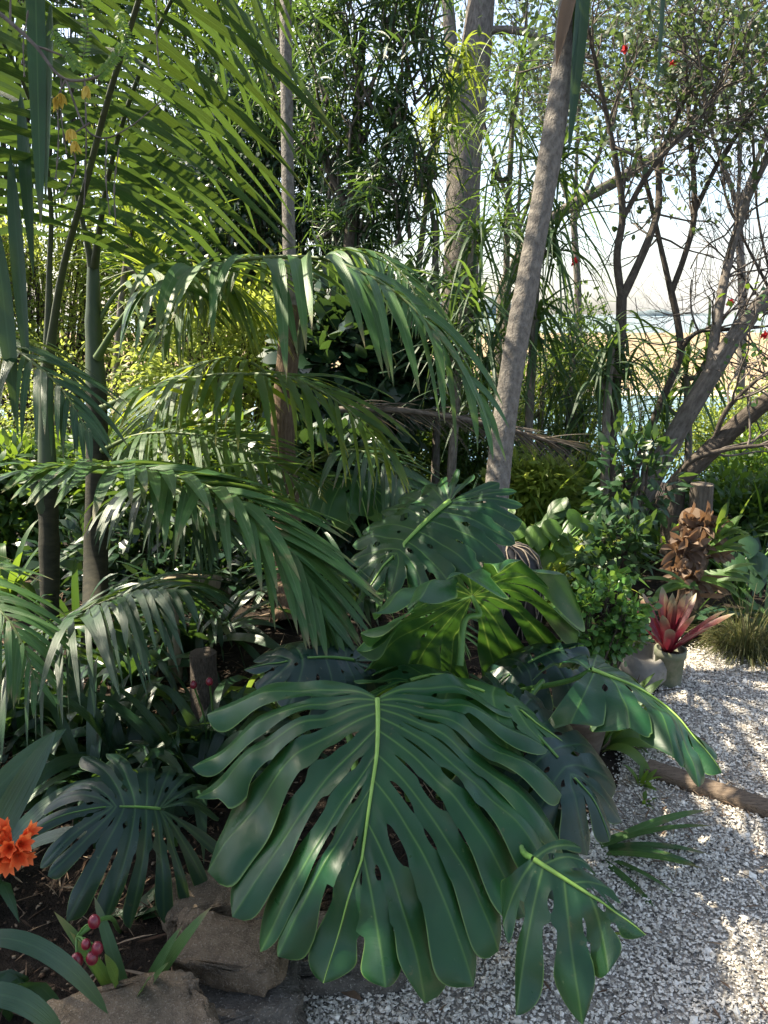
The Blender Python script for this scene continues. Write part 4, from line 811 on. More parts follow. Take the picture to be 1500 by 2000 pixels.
SH('sunlit yellow-green shrub between the two left palm trunks and the middle', 330, 470, 8.8, 220, 200, 13000, .06, .026, 'leaf_yellow', 62, clumps=60, cs=.2, dy=.5)
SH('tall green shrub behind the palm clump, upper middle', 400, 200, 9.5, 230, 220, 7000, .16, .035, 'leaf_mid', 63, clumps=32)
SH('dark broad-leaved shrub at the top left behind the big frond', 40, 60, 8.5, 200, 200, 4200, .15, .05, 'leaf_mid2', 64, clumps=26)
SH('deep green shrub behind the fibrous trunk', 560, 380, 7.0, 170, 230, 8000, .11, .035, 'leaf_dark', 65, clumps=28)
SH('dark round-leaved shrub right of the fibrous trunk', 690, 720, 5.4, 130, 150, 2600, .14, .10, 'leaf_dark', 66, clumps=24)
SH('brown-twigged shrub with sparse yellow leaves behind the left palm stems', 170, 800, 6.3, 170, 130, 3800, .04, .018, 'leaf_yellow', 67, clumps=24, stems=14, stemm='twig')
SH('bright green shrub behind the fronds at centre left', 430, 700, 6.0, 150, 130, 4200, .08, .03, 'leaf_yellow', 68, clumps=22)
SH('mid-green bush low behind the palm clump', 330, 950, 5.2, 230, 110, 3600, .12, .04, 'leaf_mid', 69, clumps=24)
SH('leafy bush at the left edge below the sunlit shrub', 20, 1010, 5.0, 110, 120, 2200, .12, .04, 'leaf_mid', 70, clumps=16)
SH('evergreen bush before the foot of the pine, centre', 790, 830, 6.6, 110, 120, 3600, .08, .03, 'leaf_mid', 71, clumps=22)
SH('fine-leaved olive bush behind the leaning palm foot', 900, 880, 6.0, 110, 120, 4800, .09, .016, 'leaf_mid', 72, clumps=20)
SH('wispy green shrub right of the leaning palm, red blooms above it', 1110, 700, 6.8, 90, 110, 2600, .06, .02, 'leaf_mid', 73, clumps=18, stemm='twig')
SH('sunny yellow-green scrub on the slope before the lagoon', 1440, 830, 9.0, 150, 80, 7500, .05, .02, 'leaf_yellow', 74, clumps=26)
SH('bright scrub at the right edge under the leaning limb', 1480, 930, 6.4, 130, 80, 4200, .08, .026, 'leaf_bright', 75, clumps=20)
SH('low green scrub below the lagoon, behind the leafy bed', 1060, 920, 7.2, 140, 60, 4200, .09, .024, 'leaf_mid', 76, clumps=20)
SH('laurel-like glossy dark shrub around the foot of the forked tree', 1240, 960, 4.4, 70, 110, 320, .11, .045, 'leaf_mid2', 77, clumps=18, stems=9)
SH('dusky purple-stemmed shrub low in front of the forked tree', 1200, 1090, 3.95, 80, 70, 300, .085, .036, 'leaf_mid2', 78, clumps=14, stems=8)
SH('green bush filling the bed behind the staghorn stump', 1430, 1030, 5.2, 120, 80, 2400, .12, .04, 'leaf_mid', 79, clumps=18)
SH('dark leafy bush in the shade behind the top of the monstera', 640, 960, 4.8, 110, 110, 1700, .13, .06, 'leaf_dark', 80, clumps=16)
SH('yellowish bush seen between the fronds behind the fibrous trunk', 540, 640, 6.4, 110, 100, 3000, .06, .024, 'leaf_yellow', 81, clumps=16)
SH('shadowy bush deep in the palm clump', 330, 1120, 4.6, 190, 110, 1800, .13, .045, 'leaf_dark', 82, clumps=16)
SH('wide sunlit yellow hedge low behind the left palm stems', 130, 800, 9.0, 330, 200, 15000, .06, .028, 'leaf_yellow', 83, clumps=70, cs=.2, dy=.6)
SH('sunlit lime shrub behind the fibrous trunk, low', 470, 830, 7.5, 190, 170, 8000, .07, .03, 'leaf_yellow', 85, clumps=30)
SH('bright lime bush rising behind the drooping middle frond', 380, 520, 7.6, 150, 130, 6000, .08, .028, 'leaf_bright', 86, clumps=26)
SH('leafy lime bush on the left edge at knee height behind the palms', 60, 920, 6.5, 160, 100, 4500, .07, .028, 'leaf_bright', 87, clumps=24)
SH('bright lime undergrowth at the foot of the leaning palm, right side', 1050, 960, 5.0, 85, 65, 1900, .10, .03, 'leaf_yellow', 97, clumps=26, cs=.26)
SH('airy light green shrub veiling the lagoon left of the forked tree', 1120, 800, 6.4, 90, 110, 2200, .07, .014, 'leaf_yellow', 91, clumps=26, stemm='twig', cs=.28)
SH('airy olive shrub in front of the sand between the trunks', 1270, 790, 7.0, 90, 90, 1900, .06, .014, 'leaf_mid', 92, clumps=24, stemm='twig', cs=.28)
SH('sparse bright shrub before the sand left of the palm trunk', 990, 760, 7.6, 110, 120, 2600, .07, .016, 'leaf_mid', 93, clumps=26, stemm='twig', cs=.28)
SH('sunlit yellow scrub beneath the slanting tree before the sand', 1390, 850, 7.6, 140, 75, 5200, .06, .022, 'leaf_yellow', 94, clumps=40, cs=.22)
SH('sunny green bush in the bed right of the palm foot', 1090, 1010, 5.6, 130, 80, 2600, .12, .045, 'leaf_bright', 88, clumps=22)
# jade shrub, small round leaves
SH('compact jade bush with small round glossy leaves beside the red bromeliad', 1168, 1200, 3.1, 82, 92, 1500, .034, .027, 'jade', 84, dy=.15, clumps=44, stems=14, cs=.20, hollow=.45, bend=-.1)

# ---- strap-leaved clumps (one plant each)
def clump(name, label, p, n, L, W, leafm, seed, el=(25, 75), dr=(.4, 1.2), prof='strap', cat='plant', rad=.04, k=11, fold=.18, group=None, fan=None):
    rg = np.random.default_rng(seed); t = thing(name, label, cat, p, group); az = rg.uniform(0, 2*pi, n) if fan is None else R(fan[0])+R(fan[1]-fan[0])*rg.random(n)
    e = np.radians(rg.uniform(el[0], el[1], n)); D = np.stack([np.cos(az)*np.cos(e), np.sin(az)*np.cos(e), np.sin(e)], 1)
    P = np.asarray(p)+np.stack([np.cos(az), np.sin(az), np.zeros(n)], 1)*rad*rg.random(n)[:, None]
    b = MB(); blades(b, P, D, nz(np.stack([-np.cos(az)*np.sin(e), -np.sin(az)*np.sin(e), np.cos(e)], 1)+rg.normal(0, .2, (n, 3))), L*rg.uniform(.65, 1.12, n), W*rg.uniform(.75, 1.1, n), rg.uniform(dr[0], dr[1], n), k, prof, fold)
    b.build('leaves', M[leafm], t); return t
clump('clivia', 'big clump of dark clivia leaves behind the low monstera leaf', GR(250, 1520), 44, .52, .050, 'clivia', 101, (25, 80), (.5, 1.3))
clump('clivia', 'clivia with dark arching leaves beside the timber posts', GR(150, 1440), 40, .5, .048, 'clivia', 102, (25, 75), (.5, 1.3))
clump('clivia', 'clivia leaves showing under the top left lobes of the front leaf', GR(460, 1450), 26, .48, .046, 'clivia', 103, (25, 75), (.5, 1.4))
clump('clivia', 'pale striped clump of dry-tipped strap leaves behind the clivias', GR(560, 1400), 26, .5, .034, 'clivia_lt', 104, (25, 75), (.7, 1.5))
clump('clivia', 'clivia leaves filling the shade at the left edge above the orange flowers', GR(40, 1440), 36, .5, .048, 'clivia', 108, (25, 78), (.5, 1.3))
clump('clivia', 'clivia leaves crowding the base of the round-topped post', GR(370, 1480), 34, .46, .044, 'clivia', 109, (30, 80), (.5, 1.3))
clump('clivia', 'broad dark strap leaves spreading behind the square post', GR(370, 1280), 36, .62, .05, 'clivia', 110, (25, 78), (.5, 1.2))
clump('clivia', 'clivia leaves standing in front of the round-topped post', GR(390, 1545), 30, .44, .044, 'clivia', 161, (40, 85), (.3, 1.1))
clump('clivia', 'glossy clivia leaves above the low monstera leaf near its tip', GR(180, 1560), 34, .46, .046, 'clivia', 162, (30, 80), (.4, 1.2))
clump('clivia', 'dark clivia leaves between the square post and the palm trunks', GR(250, 1340), 34, .56, .046, 'clivia', 163, (30, 80), (.4, 1.2))
cf = clump('clivia', 'clivia at the left edge holding a cluster of orange trumpet flowers', GR(-60, 1760), 16, .55, .052, 'clivia', 105, (35, 80), (.3, 1.0))
c3 = clump('clivia', 'small clivia with crimson berries growing between the two rocks', GR(250, 1790), 6, .26, .040, 'clivia', 106, (12, 60), (.3, 1.0))
c4 = clump('clivia', 'clivia at the bottom left corner with leaves arching toward the rock', GR(-90, 1990), 5, .45, .06, 'clivia', 107, (50, 80), (.9, 1.5), fan=(-60, 60))
b = MB(); blades(b, [PX(-60, 1840, 1.40), PX(-70, 1960, 1.35)], [PX(60, 1800, 1.40)-PX(-60, 1840, 1.40), PX(20, 1900, 1.34)-PX(-70, 1960, 1.35)], [[0, -.4, 1], [0, -.5, .8]], [.33, .22], [.036, .04], [1.3, 1.2], 14, 'strap', .12, [.2, .6]); b.build('leaves', M['clivia'], c4)
b = MB(); blades(b, [PX(-50, 1720, 1.7), PX(-60, 1600, 1.8)], [PX(90, 1420, 1.75)-PX(-50, 1720, 1.7), PX(40, 1480, 1.9)-PX(-60, 1600, 1.8)], [[.3, -.8, .5], [.4, -.8, .4]], [.36, .3], [.06, .055], [.12, .2], 12, 'strap', .18, [.1, .5]); b.build('leaves', M['clivia'], cf)
# orange flower head
def trumpet(parent, p, d, s, rg):
    d = nz(d); a = nz(np.cross(d, [0.3, .2, 1.])); c = np.cross(d, a); b = MB(); th = np.arange(6)*pi/3+rg.random()
    Dn = np.cos(th)[:, None]*a+np.sin(th)[:, None]*c
    blades(b, p+Dn*s*.06, d+Dn*.22, -Dn+d*.2, s*np.where(np.arange(6) % 2 == 0, 1, .92), s*.46, 0., 9, 'lance', .3, rg.random(6), curl=-.5)
    b.tube(spl([p-d*s*.35, p, p+d*s*.3], 6), [s*.05, s*.08, s*.13, s*.16, s*.14, s*.1], 8, .3); b.build('flower', M['orange'], parent)
rg = np.random.default_rng(8); fc = PX(22, 1650, 1.55)
b = MB(); b.tube(spl([GR(-60, 1760), PX(-20, 1720, 1.6), fc-UP*.02], 12), np.linspace(.010, .008, 12), 8); b.build('flower_stalk', M['petiole'], cf)
for i in range(17):
    d = nz(np.array([rg.uniform(-.9, .9), rg.uniform(-.9, .1), rg.uniform(-.25, .95)])); trumpet(cf, fc+d*.028+RT*.006, d, rg.uniform(.040, .052), rg)
b = MB(); blades(b, [PX(15, 1668, 1.53), PX(5, 1655, 1.53)], [RT*.6-UP*.5-FW*.2, RT*.5-UP*.2-FW*.4], [[0, -1, .3]]*2, [.035, .03], [.016, .014], .2, 7, 'lance', .6); b.build('flower_bud', M['orange'], cf)
# crimson berries
def blob(parent, name, c, s, m, sq=(1, 1, 1.25)):
    bmm = bmesh.new(); bmesh.ops.create_icosphere(bmm, subdivisions=3, radius=1)
    for v in bmm.verts: v.co = Vector((v.co.x*s*sq[0], v.co.y*s*sq[1], v.co.z*s*sq[2]*(1+.12*v.co.z)))
    root = parent
    while root.parent: root = root.parent
    me = bpy.data.meshes.new(name); 
    for f in bmm.faces: f.smooth = True
    bmesh.ops.translate(bmm, verts=bmm.verts, vec=Vector(c)-Vector(root.location)); bmm.to_mesh(me); bmm.free(); me.materials.append(m)
    o = bpy.data.objects.new(name, me); COL.objects.link(o); o.parent = parent; return o
cb = PX(238, 1800, 1.62); cb[2] = .03; ends = [(405, 1760, 1.60, .036), (110, 1772, 1.62, .028), (205, 1850, 1.5, .026), (292, 1892, 1.48, .034), (325, 1868, 1.54, .028), (185, 1745, 1.74, .030), (350, 1800, 1.6, .03), (140, 1810, 1.56, .026)]
E = PXS([e[:3] for e in ends]); dv = E-cb; ln = np.linalg.norm(dv, axis=1); b = MB()
blades(b, np.repeat([cb], 8, 0), dv/ln[:, None]+np.array([0, 0, .13]), np.tile([0, -.4, 1.], (8, 1)), ln*.98, [e[3] for e in ends], .17, 12, 'strap', .18, [.9, .5, .8, 1., .7, .3, .4, .6]); b.build('leaves', M['clivia_mid'], c3)
hub = PX(150, 1830, 1.50); b = MB(); b.tube(spl([GR(235, 1820), PX(190, 1800, 1.55), hub], 8), .005, 6)
for (u, v, s) in [(184, 1801, .0115), (150, 1877, .0125), (180, 1872, .0115), (190, 1853, .011), (168, 1845, .009)]:
    c = PX(u, v, 1.47); b.tube(spl([hub, (hub+c)/2+np.array([0, 0, .008]), c], 6), .0022, 5); blob(c3, 'berry', c, s, M['berry'])
b.build('berry_stalk', M['petiole'], c3)
c5 = thing('clivia', 'clivia showing two crimson berries between the posts and the front leaf', 'plant', GR(400, 1480), None)
b = MB(); blades(b, np.repeat([GR(400, 1480)], 9, 0), rdir(9, 1.2), np.tile([0, -.3, 1.], (9, 1)), .38, .042, RNG.uniform(.5, 1.2, 9), 10, 'strap', .18); b.build('leaves', M['clivia'], c5)
for u, v in ((378, 1338), (409, 1332)):
    c = PX(u, v, 2.35); b = MB(); b.tube(spl([GR(400, 1480), (c+GR(400, 1480))/2+RT*.02, c], 8), .003, 5); b.build('berry_stalk', M['petiole'], c5); blob(c5, 'berry', c, .011, M['berry'])

# ================================================================== RIGHT BED
def bed(name, label, u, v, n, L, W, m, seed, **kw): return clump(name, label, GR(u, v), n, L, W, m, seed, **kw)
bed('strap_plant', 'bright green strap-leaved clump right of the leaning palm foot', 1100, 1120, 44, .62, .045, 'leaf_bright', 111, el=(40, 85), dr=(.3, 1.2))
bed('strap_plant', 'tall narrow-leaved clump behind the bright leafy bed', 1020, 1080, 50, .8, .026, 'clivia_lt', 112, el=(50, 85), dr=(.3, 1.0), prof='grass')
bed('strap_plant', 'upright blade-leaved clump between the bed and the forked tree', 1130, 1060, 44, .62, .032, 'clivia', 113, el=(50, 85), dr=(.2, .9), prof='grass')
bed('strap_plant', 'green strap-leaved clump behind the old post', 1400, 1110, 46, .62, .034, 'clivia_lt', 114, el=(35, 80), dr=(.3, 1.1), prof='grass')
bed('strap_plant', 'lush strap-leaved clump at the right edge behind the grass tuft', 1490, 1130, 46, .55, .036, 'clivia', 115, el=(35, 80), dr=(.3, 1.1))
bed('strap_plant', 'shaggy strap-leaved clump right of the post top', 1460, 1050, 52, .7, .022, 'clivia_lt', 116, el=(45, 85), dr=(.4, 1.3), prof='grass')
bed('strap_plant', 'green bladed clump left of the leaning palm foot', 880, 1120, 40, .65, .028, 'clivia', 117, el=(50, 85), dr=(.3, 1.), prof='grass')
bed('strap_plant', 'blue-green strap-leaved clump in front of the staghorn stump', 1335, 1225, 20, .34, .034, 'clivia', 118, el=(20, 70), dr=(.4, 1.2))
bed('strap_plant', 'yellow-green bromeliad clump in the shade behind the jade bush', 1090, 1190, 26, .40, .055, 'clivia_lt', 119, el=(35, 75), dr=(.2, .8), prof='brom')
bed('bromeliad', 'green bromeliad rosette at the right edge above the grass tuft', 1500, 1215, 18, .26, .045, 'clivia_lt', 120, el=(30, 75), dr=(.2, .7), prof='brom')
bed('strap_plant', 'pale striped strap leaves beside the brown clay pot', 1165, 1460, 13, .34, .046, 'clivia_lt', 121, el=(35, 80), dr=(.2, .8), fan=(-90, 60))
bed('strap_plant', 'small bright lime seedling rosette at the gravel edge', 1252, 1535, 9, .085, .022, 'leaf_bright', 122, el=(30, 80), dr=(.1, .5), rad=.01, k=7)
bed('strap_plant', 'tiny lime weed just below the seedling rosette', 1258, 1572, 6, .05, .014, 'leaf_bright', 123, el=(20, 70), dr=(.1, .5), rad=.008, k=6)
bed('strap_plant', 'drying strap leaves lying flat on the gravel right of the monstera', 1150, 1660, 12, .34, .026, 'palm_grey', 124, el=(8, 30), dr=(.2, .5), fan=(-80, 20), k=10)
bed('strap_plant', 'sparse weedy sprigs on the gravel behind the seedling', 1240, 1450, 16, .12, .014, 'leaf_mid', 125, el=(20, 70), dr=(.2, .8), rad=.10, k=6)
bed('grass_tussock', 'brown-green grass tussock spilling over the far edge of the gravel', 1455, 1268, 900, .34, .0045, 'grass', 126, el=(35, 88), dr=(.5, 1.8), prof='grass', rad=.13, k=7, cat='grass tuft')
bed('fern_plant', 'low leafy plant with broad blades at the left edge', 15, 1190, 22, .55, .05, 'leaf_mid', 127, el=(45, 85), dr=(.2, .9))
for i, (u, v, n, lab) in enumerate([(700, 1180, 30, 'bladed undergrowth behind the monstera stalks'), (420, 1240, 30, 'bladed undergrowth around the timber posts'), (150, 1250, 26, 'bladed undergrowth at the feet of the left palms'), (560, 1150, 30, 'bladed undergrowth round the fibrous palm trunk')]):
    bed('strap_plant', lab, u, v, n, .6, .04, 'clivia', 130+i, el=(30, 80), dr=(.3, 1.2))

bed('strap_plant', 'sunny yellow-green strap leaves at the front of the bed left of the forked tree', 1110, 1170, 46, .46, .045, 'leaf_yellow', 151, el=(35, 80), dr=(.4, 1.3))  # yellow-green leaf colour stands in for sun missing on this bed
bed('strap_plant', 'pale green blade clump between the palm trunk and the jade bush', 1045, 1185, 34, .5, .036, 'clivia_lt', 152, el=(45, 85), dr=(.3, 1.2))
bed('strap_plant', 'bright bladed clump under the low leaning limb', 1300, 1110, 44, .6, .032, 'leaf_bright', 153, el=(45, 85), dr=(.3, 1.1), prof='grass')
bed('strap_plant', 'lime green bladed clump beyond the post at the right edge', 1500, 1090, 60, .7, .03, 'leaf_bright', 154, el=(40, 85), dr=(.3, 1.2), prof='grass')
bed('strap_plant', 'yellowing broad blades leaning beside the barrel', 1075, 1160, 9, .55, .05, 'leaf_yellow', 155, el=(55, 85), dr=(.2, .7))
# broad arum leaves
def arum(label, p, n, s, m, seed, h=.4):
    rg = np.random.default_rng(seed); t = thing('arum_plant', label, 'plant', p)
    for i in range(n):
        az = rg.uniform(pi*.95, 2.05*pi); e = rg.uniform(.25, 1.0); c = np.asarray(p)+np.array([cos(az)*h*.8*(1-e*.4), sin(az)*h*.7*(1-e*.4), h*(.55+.6*e)])
        ey = nz(np.array([cos(az), sin(az), rg.uniform(-.9, -.3)])); nh = nz(np.array([cos(az)*.3, sin(az)*.3-.2, 1.0])+rg.normal(0, .2, 3)); nh = nz(nh-ey*np.dot(nh, ey)); ex = np.cross(ey, nh)
        ss = s*rg.uniform(.7, 1.2); f = np.linspace(0, 1, 15); wv = np.linspace(-1, 1, 9)
        prof = np.sin(pi*f**.62)**.8*.46*ss; y = (f*1.15-.2)*ss
        notch = np.clip(1-f/.2, 0, 1)*.16*ss
        X = prof[:, None]*wv[None]; Y = y[:, None]-notch[:, None]*(np.abs(wv)[None]**.5); Z = -.45*X**2/ss-.25*np.clip(Y, 0, 9)**2/ss+.02*ss*np.sin(9*f)[:, None]*np.abs(wv)[None]
        b = MB(); b.grids((c+ex*X[..., None]+ey*Y[..., None]+nh*Z[..., None])[None], None, [rg.random()]*1 if False else .2+.6*rg.random(), np.abs(X).ravel()*20)
        lf = b.build('leaf', M[m], t); b = MB(); b.tube(spl([p, (np.asarray(p)+c)/2+np.array([0, 0, .06]), c], 10), np.linspace(.008, .005, 10), 6); b.build('stalk', M['petiole'], lf)
    return t
arum('bright green broad-leaved arum in the sunny bed right of the palm trunk', GR(1050, 1150), 24, .12, 'leaf_bright', 141, .42)
arum('mid-green broad-leaved arum among strap leaves before the forked tree', GR(1140, 1120), 20, .12, 'leaf_mid', 142, .42)
arum('dark glossy broad-leaved arum right of the staghorn stump', GR(1440, 1180), 16, .13, 'leaf_mid2', 143, .36)
arum('bright green leafy arum lit from behind between the centre fronds', GR(680, 1090), 9, .2, 'leaf_bright', 144, .62)

# ---- old post, stump with staghorn ferns
def post(name, label, u0, v0, u1, v1, d, wpx, m, cat='post', round_=True, seed=1):
    top = PX(u1, v1, d); base = GR(u0, v0); base = np.array([PX(u0, v1, d)[0]*.3+top[0]*.7, top[1], 0.0]) if base[1] > top[1]*1.15 or base[1] < top[1]*.85 else base
    t = thing(name, label, cat, base); rg = np.random.default_rng(seed); r0 = wpx*.5*d/F; n = 14
    P = base[None]+(top-base)[None]*np.linspace(-.05, 1, n)[:, None]
    b = MB()
    th = np.linspace(0, 2*pi, 25)
    if round_: rad = r0*(1+.05*np.sin(th*5+1)+.03*np.sin(th*9))
    else: rad = r0*np.minimum(1/np.maximum(np.abs(np.cos(th)), .01), 1/np.maximum(np.abs(np.sin(th)), .01))*np.where(np.abs(np.abs(np.cos(th))-np.abs(np.sin(th))) < .1, .96, 1)*.88
    rad[-1] = rad[0]
    V = P[:, None]+np.stack([np.cos(th)*rad, np.sin(th)*rad, 0*th], -1)[None]*(1+.02*rg.normal(size=(n, 1, 1)))
    b.grids(V[None]); top_ring = V[-1]
    cap = np.stack([top_ring, top_ring*.5+V[-1].mean(0)*.5+np.array([0, 0, .004]), np.repeat(V[-1].mean(0)[None], 25, 0)+np.array([0, 0, .005])], 0); b.grids(cap[None])
    b.build('shaft', M[m], t); return t
post('wooden_post', 'weathered round timber post standing behind the staghorn ferns', 1360, 1120, 1372, 945, 4.5, 44, 'post', seed=3)
post('wooden_post', 'sunlit pale square timber post among the fronds left of centre', 330, 1440, 330, 1130, 3.2, 26, 'palepost', round_=False, seed=4)
post('wooden_post', 'mossy round-topped timber post between the clivias and the big leaf', 402, 1470, 396, 1275, 2.9, 50, 'bark_dark', seed=5)
# horizontal rail on the pale post
def beam(name, label, a, c, w_, h_, m, cat, jag=.0, seed=0):
    a, c = np.asarray(a), np.asarray(c); t = nz(c-a); sd = nz(np.cross(t, [0, 0, 1])); u = np.cross(sd, t); n = 40; rg = np.random.default_rng(seed)
    P = a+(c-a)*np.linspace(0, 1, n)[:, None]; pr = np.array([[-1, -.85], [-.85, -1], [.85, -1], [1, -.85], [1, .85], [.85, 1], [-.85, 1], [-1, .85], [-1, -.85]])*.5
    V = P[:, None]+sd*(pr[:, 0]*w_)[None, :, None]+u*(pr[:, 1]*h_)[None, :, None]
    nn = rg.normal(0, jag, (n, 9, 3)); nn[:, -1] = nn[:, 0]; V = V+nn
    b = MB(); b.grids(V[None]); 
    for e in (0, -1): b.grids(np.stack([V[e], np.repeat(V[e].mean(0)[None], 9, 0)], 0)[None])
    o = b.build(name, M[m], None); tag(o, label, cat); return o
beam('timber_rail', 'short pale timber rail running back from the square post', PX(326, 1136, 3.24), PX(425, 1136, 3.5), .04, .06, 'palepost', 'rail', .001, 4)
beam('timber_edging', 'weathered timber log edging laid across the gravel path at right', GR(1262, 1508)+[0, 0, .018], GR(1640, 1640)+[0, 0, .018], .075, .036, 'edge', 'edging', .0012, 6)
beam('timber_rail', 'grey timber rail just seen left of the leaning palm trunk', PX(870, 1000, 4.6), PX(960, 1008, 4.5), .06, .06, 'potgrey', 'rail', .001, 7)
beam('timber_block', 'small weathered timber block beside the brown clay pot', GR(1132, 1470)+[0, 0, .04], GR(1178, 1452)+[0, 0, .04], .07, .09, 'timber', 'block', .002, 8)

st = thing('staghorn_stump', 'stump clothed in brown papery staghorn ferns with green forked fronds', 'fern stump', GR(1345, 1200))
sb = GR(1345, 1200); b = MB(); q = spl([sb, sb+[.02, .05, .3], PX(1352, 1010, 3.75)], 16); b.tube(q, np.linspace(.075, .06, 16)*(1+.1*np.sin(np.arange(16)*1.9)), 14, cap=True); b.build('stump', M['fibre'], st)
rg = np.random.default_rng(12)
for (u, v, d, s, n) in [(1335, 1075, 3.62, .16, 34), (1375, 1035, 3.62, .14, 34), (1350, 1140, 3.58, .15, 34), (1320, 1120, 3.6, .11, 24), (1385, 1075, 3.6, .12, 26), (1345, 1030, 3.66, .12, 26)]:
    c = PX(u, v, d); b = MB(); D = nz(np.stack([rg.normal(0, .6, n), -.5-.4*rg.random(n), rg.normal(.55, .45, n)], 1)); blades(b, c+rg.normal(0, .022, (n, 3)), D, nz(np.array([0, -1., .4])+rg.normal(0, .4, (n, 3))), s*rg.uniform(.6, 1.1, n), s*.20, rg.uniform(-.2, .5, n), 7, 'brom', .35, curl=-.5); b.build('shield_frond', M['drybrown'], st)
for (u, v, d, u2, v2, w_) in [(1385, 1065, 3.55, 1440, 1020, .06), (1380, 1080, 3.55, 1450, 1055, .05), (1390, 1060, 3.55, 1415, 1000, .05), (1365, 1150, 3.5, 1300, 1125, .04), (1370, 1130, 3.5, 1440, 1140, .045), (1360, 1140, 3.5, 1275, 1140, .04), (1375, 1120, 3.5, 1460, 1110, .04)]:
    a, c = PX(u, v, d), PX(u2, v2, d-.12); b = MB(); dv = c-a; ln = np.linalg.norm(dv)
    blades(b, [a, a+dv*.45, a+dv*.45, a+dv*.5], [dv, nz(dv)+UP*.35, nz(dv)-UP*.35, nz(dv)-FW*.3], [[0, -.6, 1.]]*4, [ln*1.0, ln*.8, ln*.75, ln*.6], [w_, w_*.6, w_*.6, w_*.5], .25, 9, 'strap', .2, [.3, .4, .5, .6]); b.build('antler_frond', M['clivia_lt'], st)

# ---- pots
def lathe(mb, c, prof, seg=32, a=.5, tilt=None):
    th = np.linspace(0, 2*pi, seg+1); pr = np.asarray(prof, float)
    V = np.stack([pr[:, 0:1]*np.cos(th)[None], pr[:, 0:1]*np.sin(th)[None], np.repeat(pr[:, 1:2], seg+1, 1)], -1)
    if tilt is not None:
        z = nz(tilt); x = nz(np.cross([0, 1, 0.1], z)); y = np.cross(z, x); V = V[..., :1]*x+V[..., 1:2]*y+V[..., 2:]*z
    mb.grids((V+np.asarray(c))[None, :, ::-1], None, a)
pb = GR(1303, 1335); pt = thing('stone_pot', 'mossy grey-green cylinder pot holding the red bromeliad', 'pot', pb)
b = MB(); lathe(b, pb, [(.0, .0), (.052, .0), (.056, .01), (.060, .13), (.066, .135), (.066, .165), (.055, .166), (.052, .13), (0, .125)]); b.build('pot_body', M['potgreen'], pt)
b = MB(); lathe(b, pb, [(.05, .137), (.03, .142), (0, .145)]); b.build('potting_soil', M['soil'], pt)
gp = GR(1250, 1335); gt = thing('round_planter', 'pale grey round concrete planter lying beside the cylinder pot', 'planter', gp)
b = MB(); lathe(b, gp+np.array([0, .03, .07]), [(0, -.085), (.06, -.08), (.105, -.05), (.125, 0), (.115, .045), (.09, .075), (.078, .082), (.07, .075), (.06, .03), (0, .02)], 40, .5, (.12, -.2, 1)); b.build('pot_body', M['potgrey'], gt)
bp = pb+np.array([-.012, 0, .14]); br = thing('red_bromeliad', 'bromeliad with a crimson heart and pale-tipped spreading leaves in the cylinder pot', 'bromeliad', bp)
rg = np.random.default_rng(21); n = 22; az = np.linspace(0, 2*pi*2.9, n); e = np.radians(np.linspace(38, 86, n)+rg.normal(0, 4, n)); D = np.stack([np.cos(az)*np.cos(e), np.sin(az)*np.cos(e), np.sin(e)], 1); N_ = np.stack([-np.cos(az)*np.sin(e), -np.sin(az)*np.sin(e), np.cos(e)], 1)
def brom_mat():
    m, t, N, K = mat('bromeliad_leaf'); sp = N('SeparateXYZ'); K(N('TexCoord').outputs['UV'], sp.inputs[0])
    ad = N('Math', operation='ADD'); K(sp.outputs[1], ad.inputs[0]); nm = N('Math', operation='MULTIPLY_ADD'); K(noise(N, K, 40, 4), nm.inputs[0]); nm.inputs[1].default_value = .3; nm.inputs[2].default_value = -.15; K(nm.outputs[0], ad.inputs[1])
    c = ramp(N, K, ad.outputs[0], [(0, (.15, .010, .022)), (.5, (.20, .022, .04)), (.72, (.24, .085, .07)), (.92, (.27, .22, .13)), (1, (.22, .24, .14))])
    p = N('BsdfPrincipled'); K(c, p.inputs['Base Color']); p.inputs['Roughness'].default_value = .35; tl = N('BsdfTranslucent'); K(c, tl.inputs[0]); mx = N('MixShader'); mx.inputs[0].default_value = .3
    K(p.outputs[0], mx.inputs[1]); K(tl.outputs[0], mx.inputs[2]); o = N('OutputMaterial'); K(mx.outputs[0], o.inputs[0]); return m
b = MB(); ln = np.linspace(.32, .24, n); blades(b, bp+D*.01, D, N_, ln, .042, .10, 12, 'brom', .3); b.build('leaves', brom_mat(), br)
bp2 = GR(1135, 1478); p2 = thing('clay_pot', 'brown clay pot half hidden behind the right monstera leaf', 'pot', bp2)
b = MB(); lathe(b, bp2, [(0, 0), (.055, 0), (.06, .01), (.085, .16), (.092, .165), (.092, .185), (.08, .187), (.074, .15), (0, .14)]); b.build('pot_body', M['potdark'], p2)
b = MB(); lathe(b, bp2, [(.073, .152), (.03, .157), (0, .158)]); b.build('potting_soil', M['soil'], p2)
bb = GR(985, 1235); bt = thing('black_barrel', 'round black drum netted with grey rope behind the leaning palm foot', 'barrel', bb)
b = MB(); pr = [(0, 0), (.13, 0), (.165, .03), (.18, .15), (.175, .30), (.145, .40), (.09, .45), (0, .46)]; lathe(b, bb, pr, 40); b.build('drum', M['black'], bt)
b = MB(); pr2 = np.array(pr[1:])
for k in range(12):
    a0 = k*pi/6; s = np.linspace(0, 1, 22); rr = np.interp(s*(len(pr2)-1), np.arange(len(pr2)), pr2[:, 0])+.006; zz = np.interp(s*(len(pr2)-1), np.arange(len(pr2)), pr2[:, 1])+.004
    for sg in (1, -1): b.tube(bb+np.stack([rr*np.cos(a0+sg*s*.9), rr*np.sin(a0+sg*s*.9), zz], 1), .0032, 6)
b.build('rope_net', M['rope'], bt)

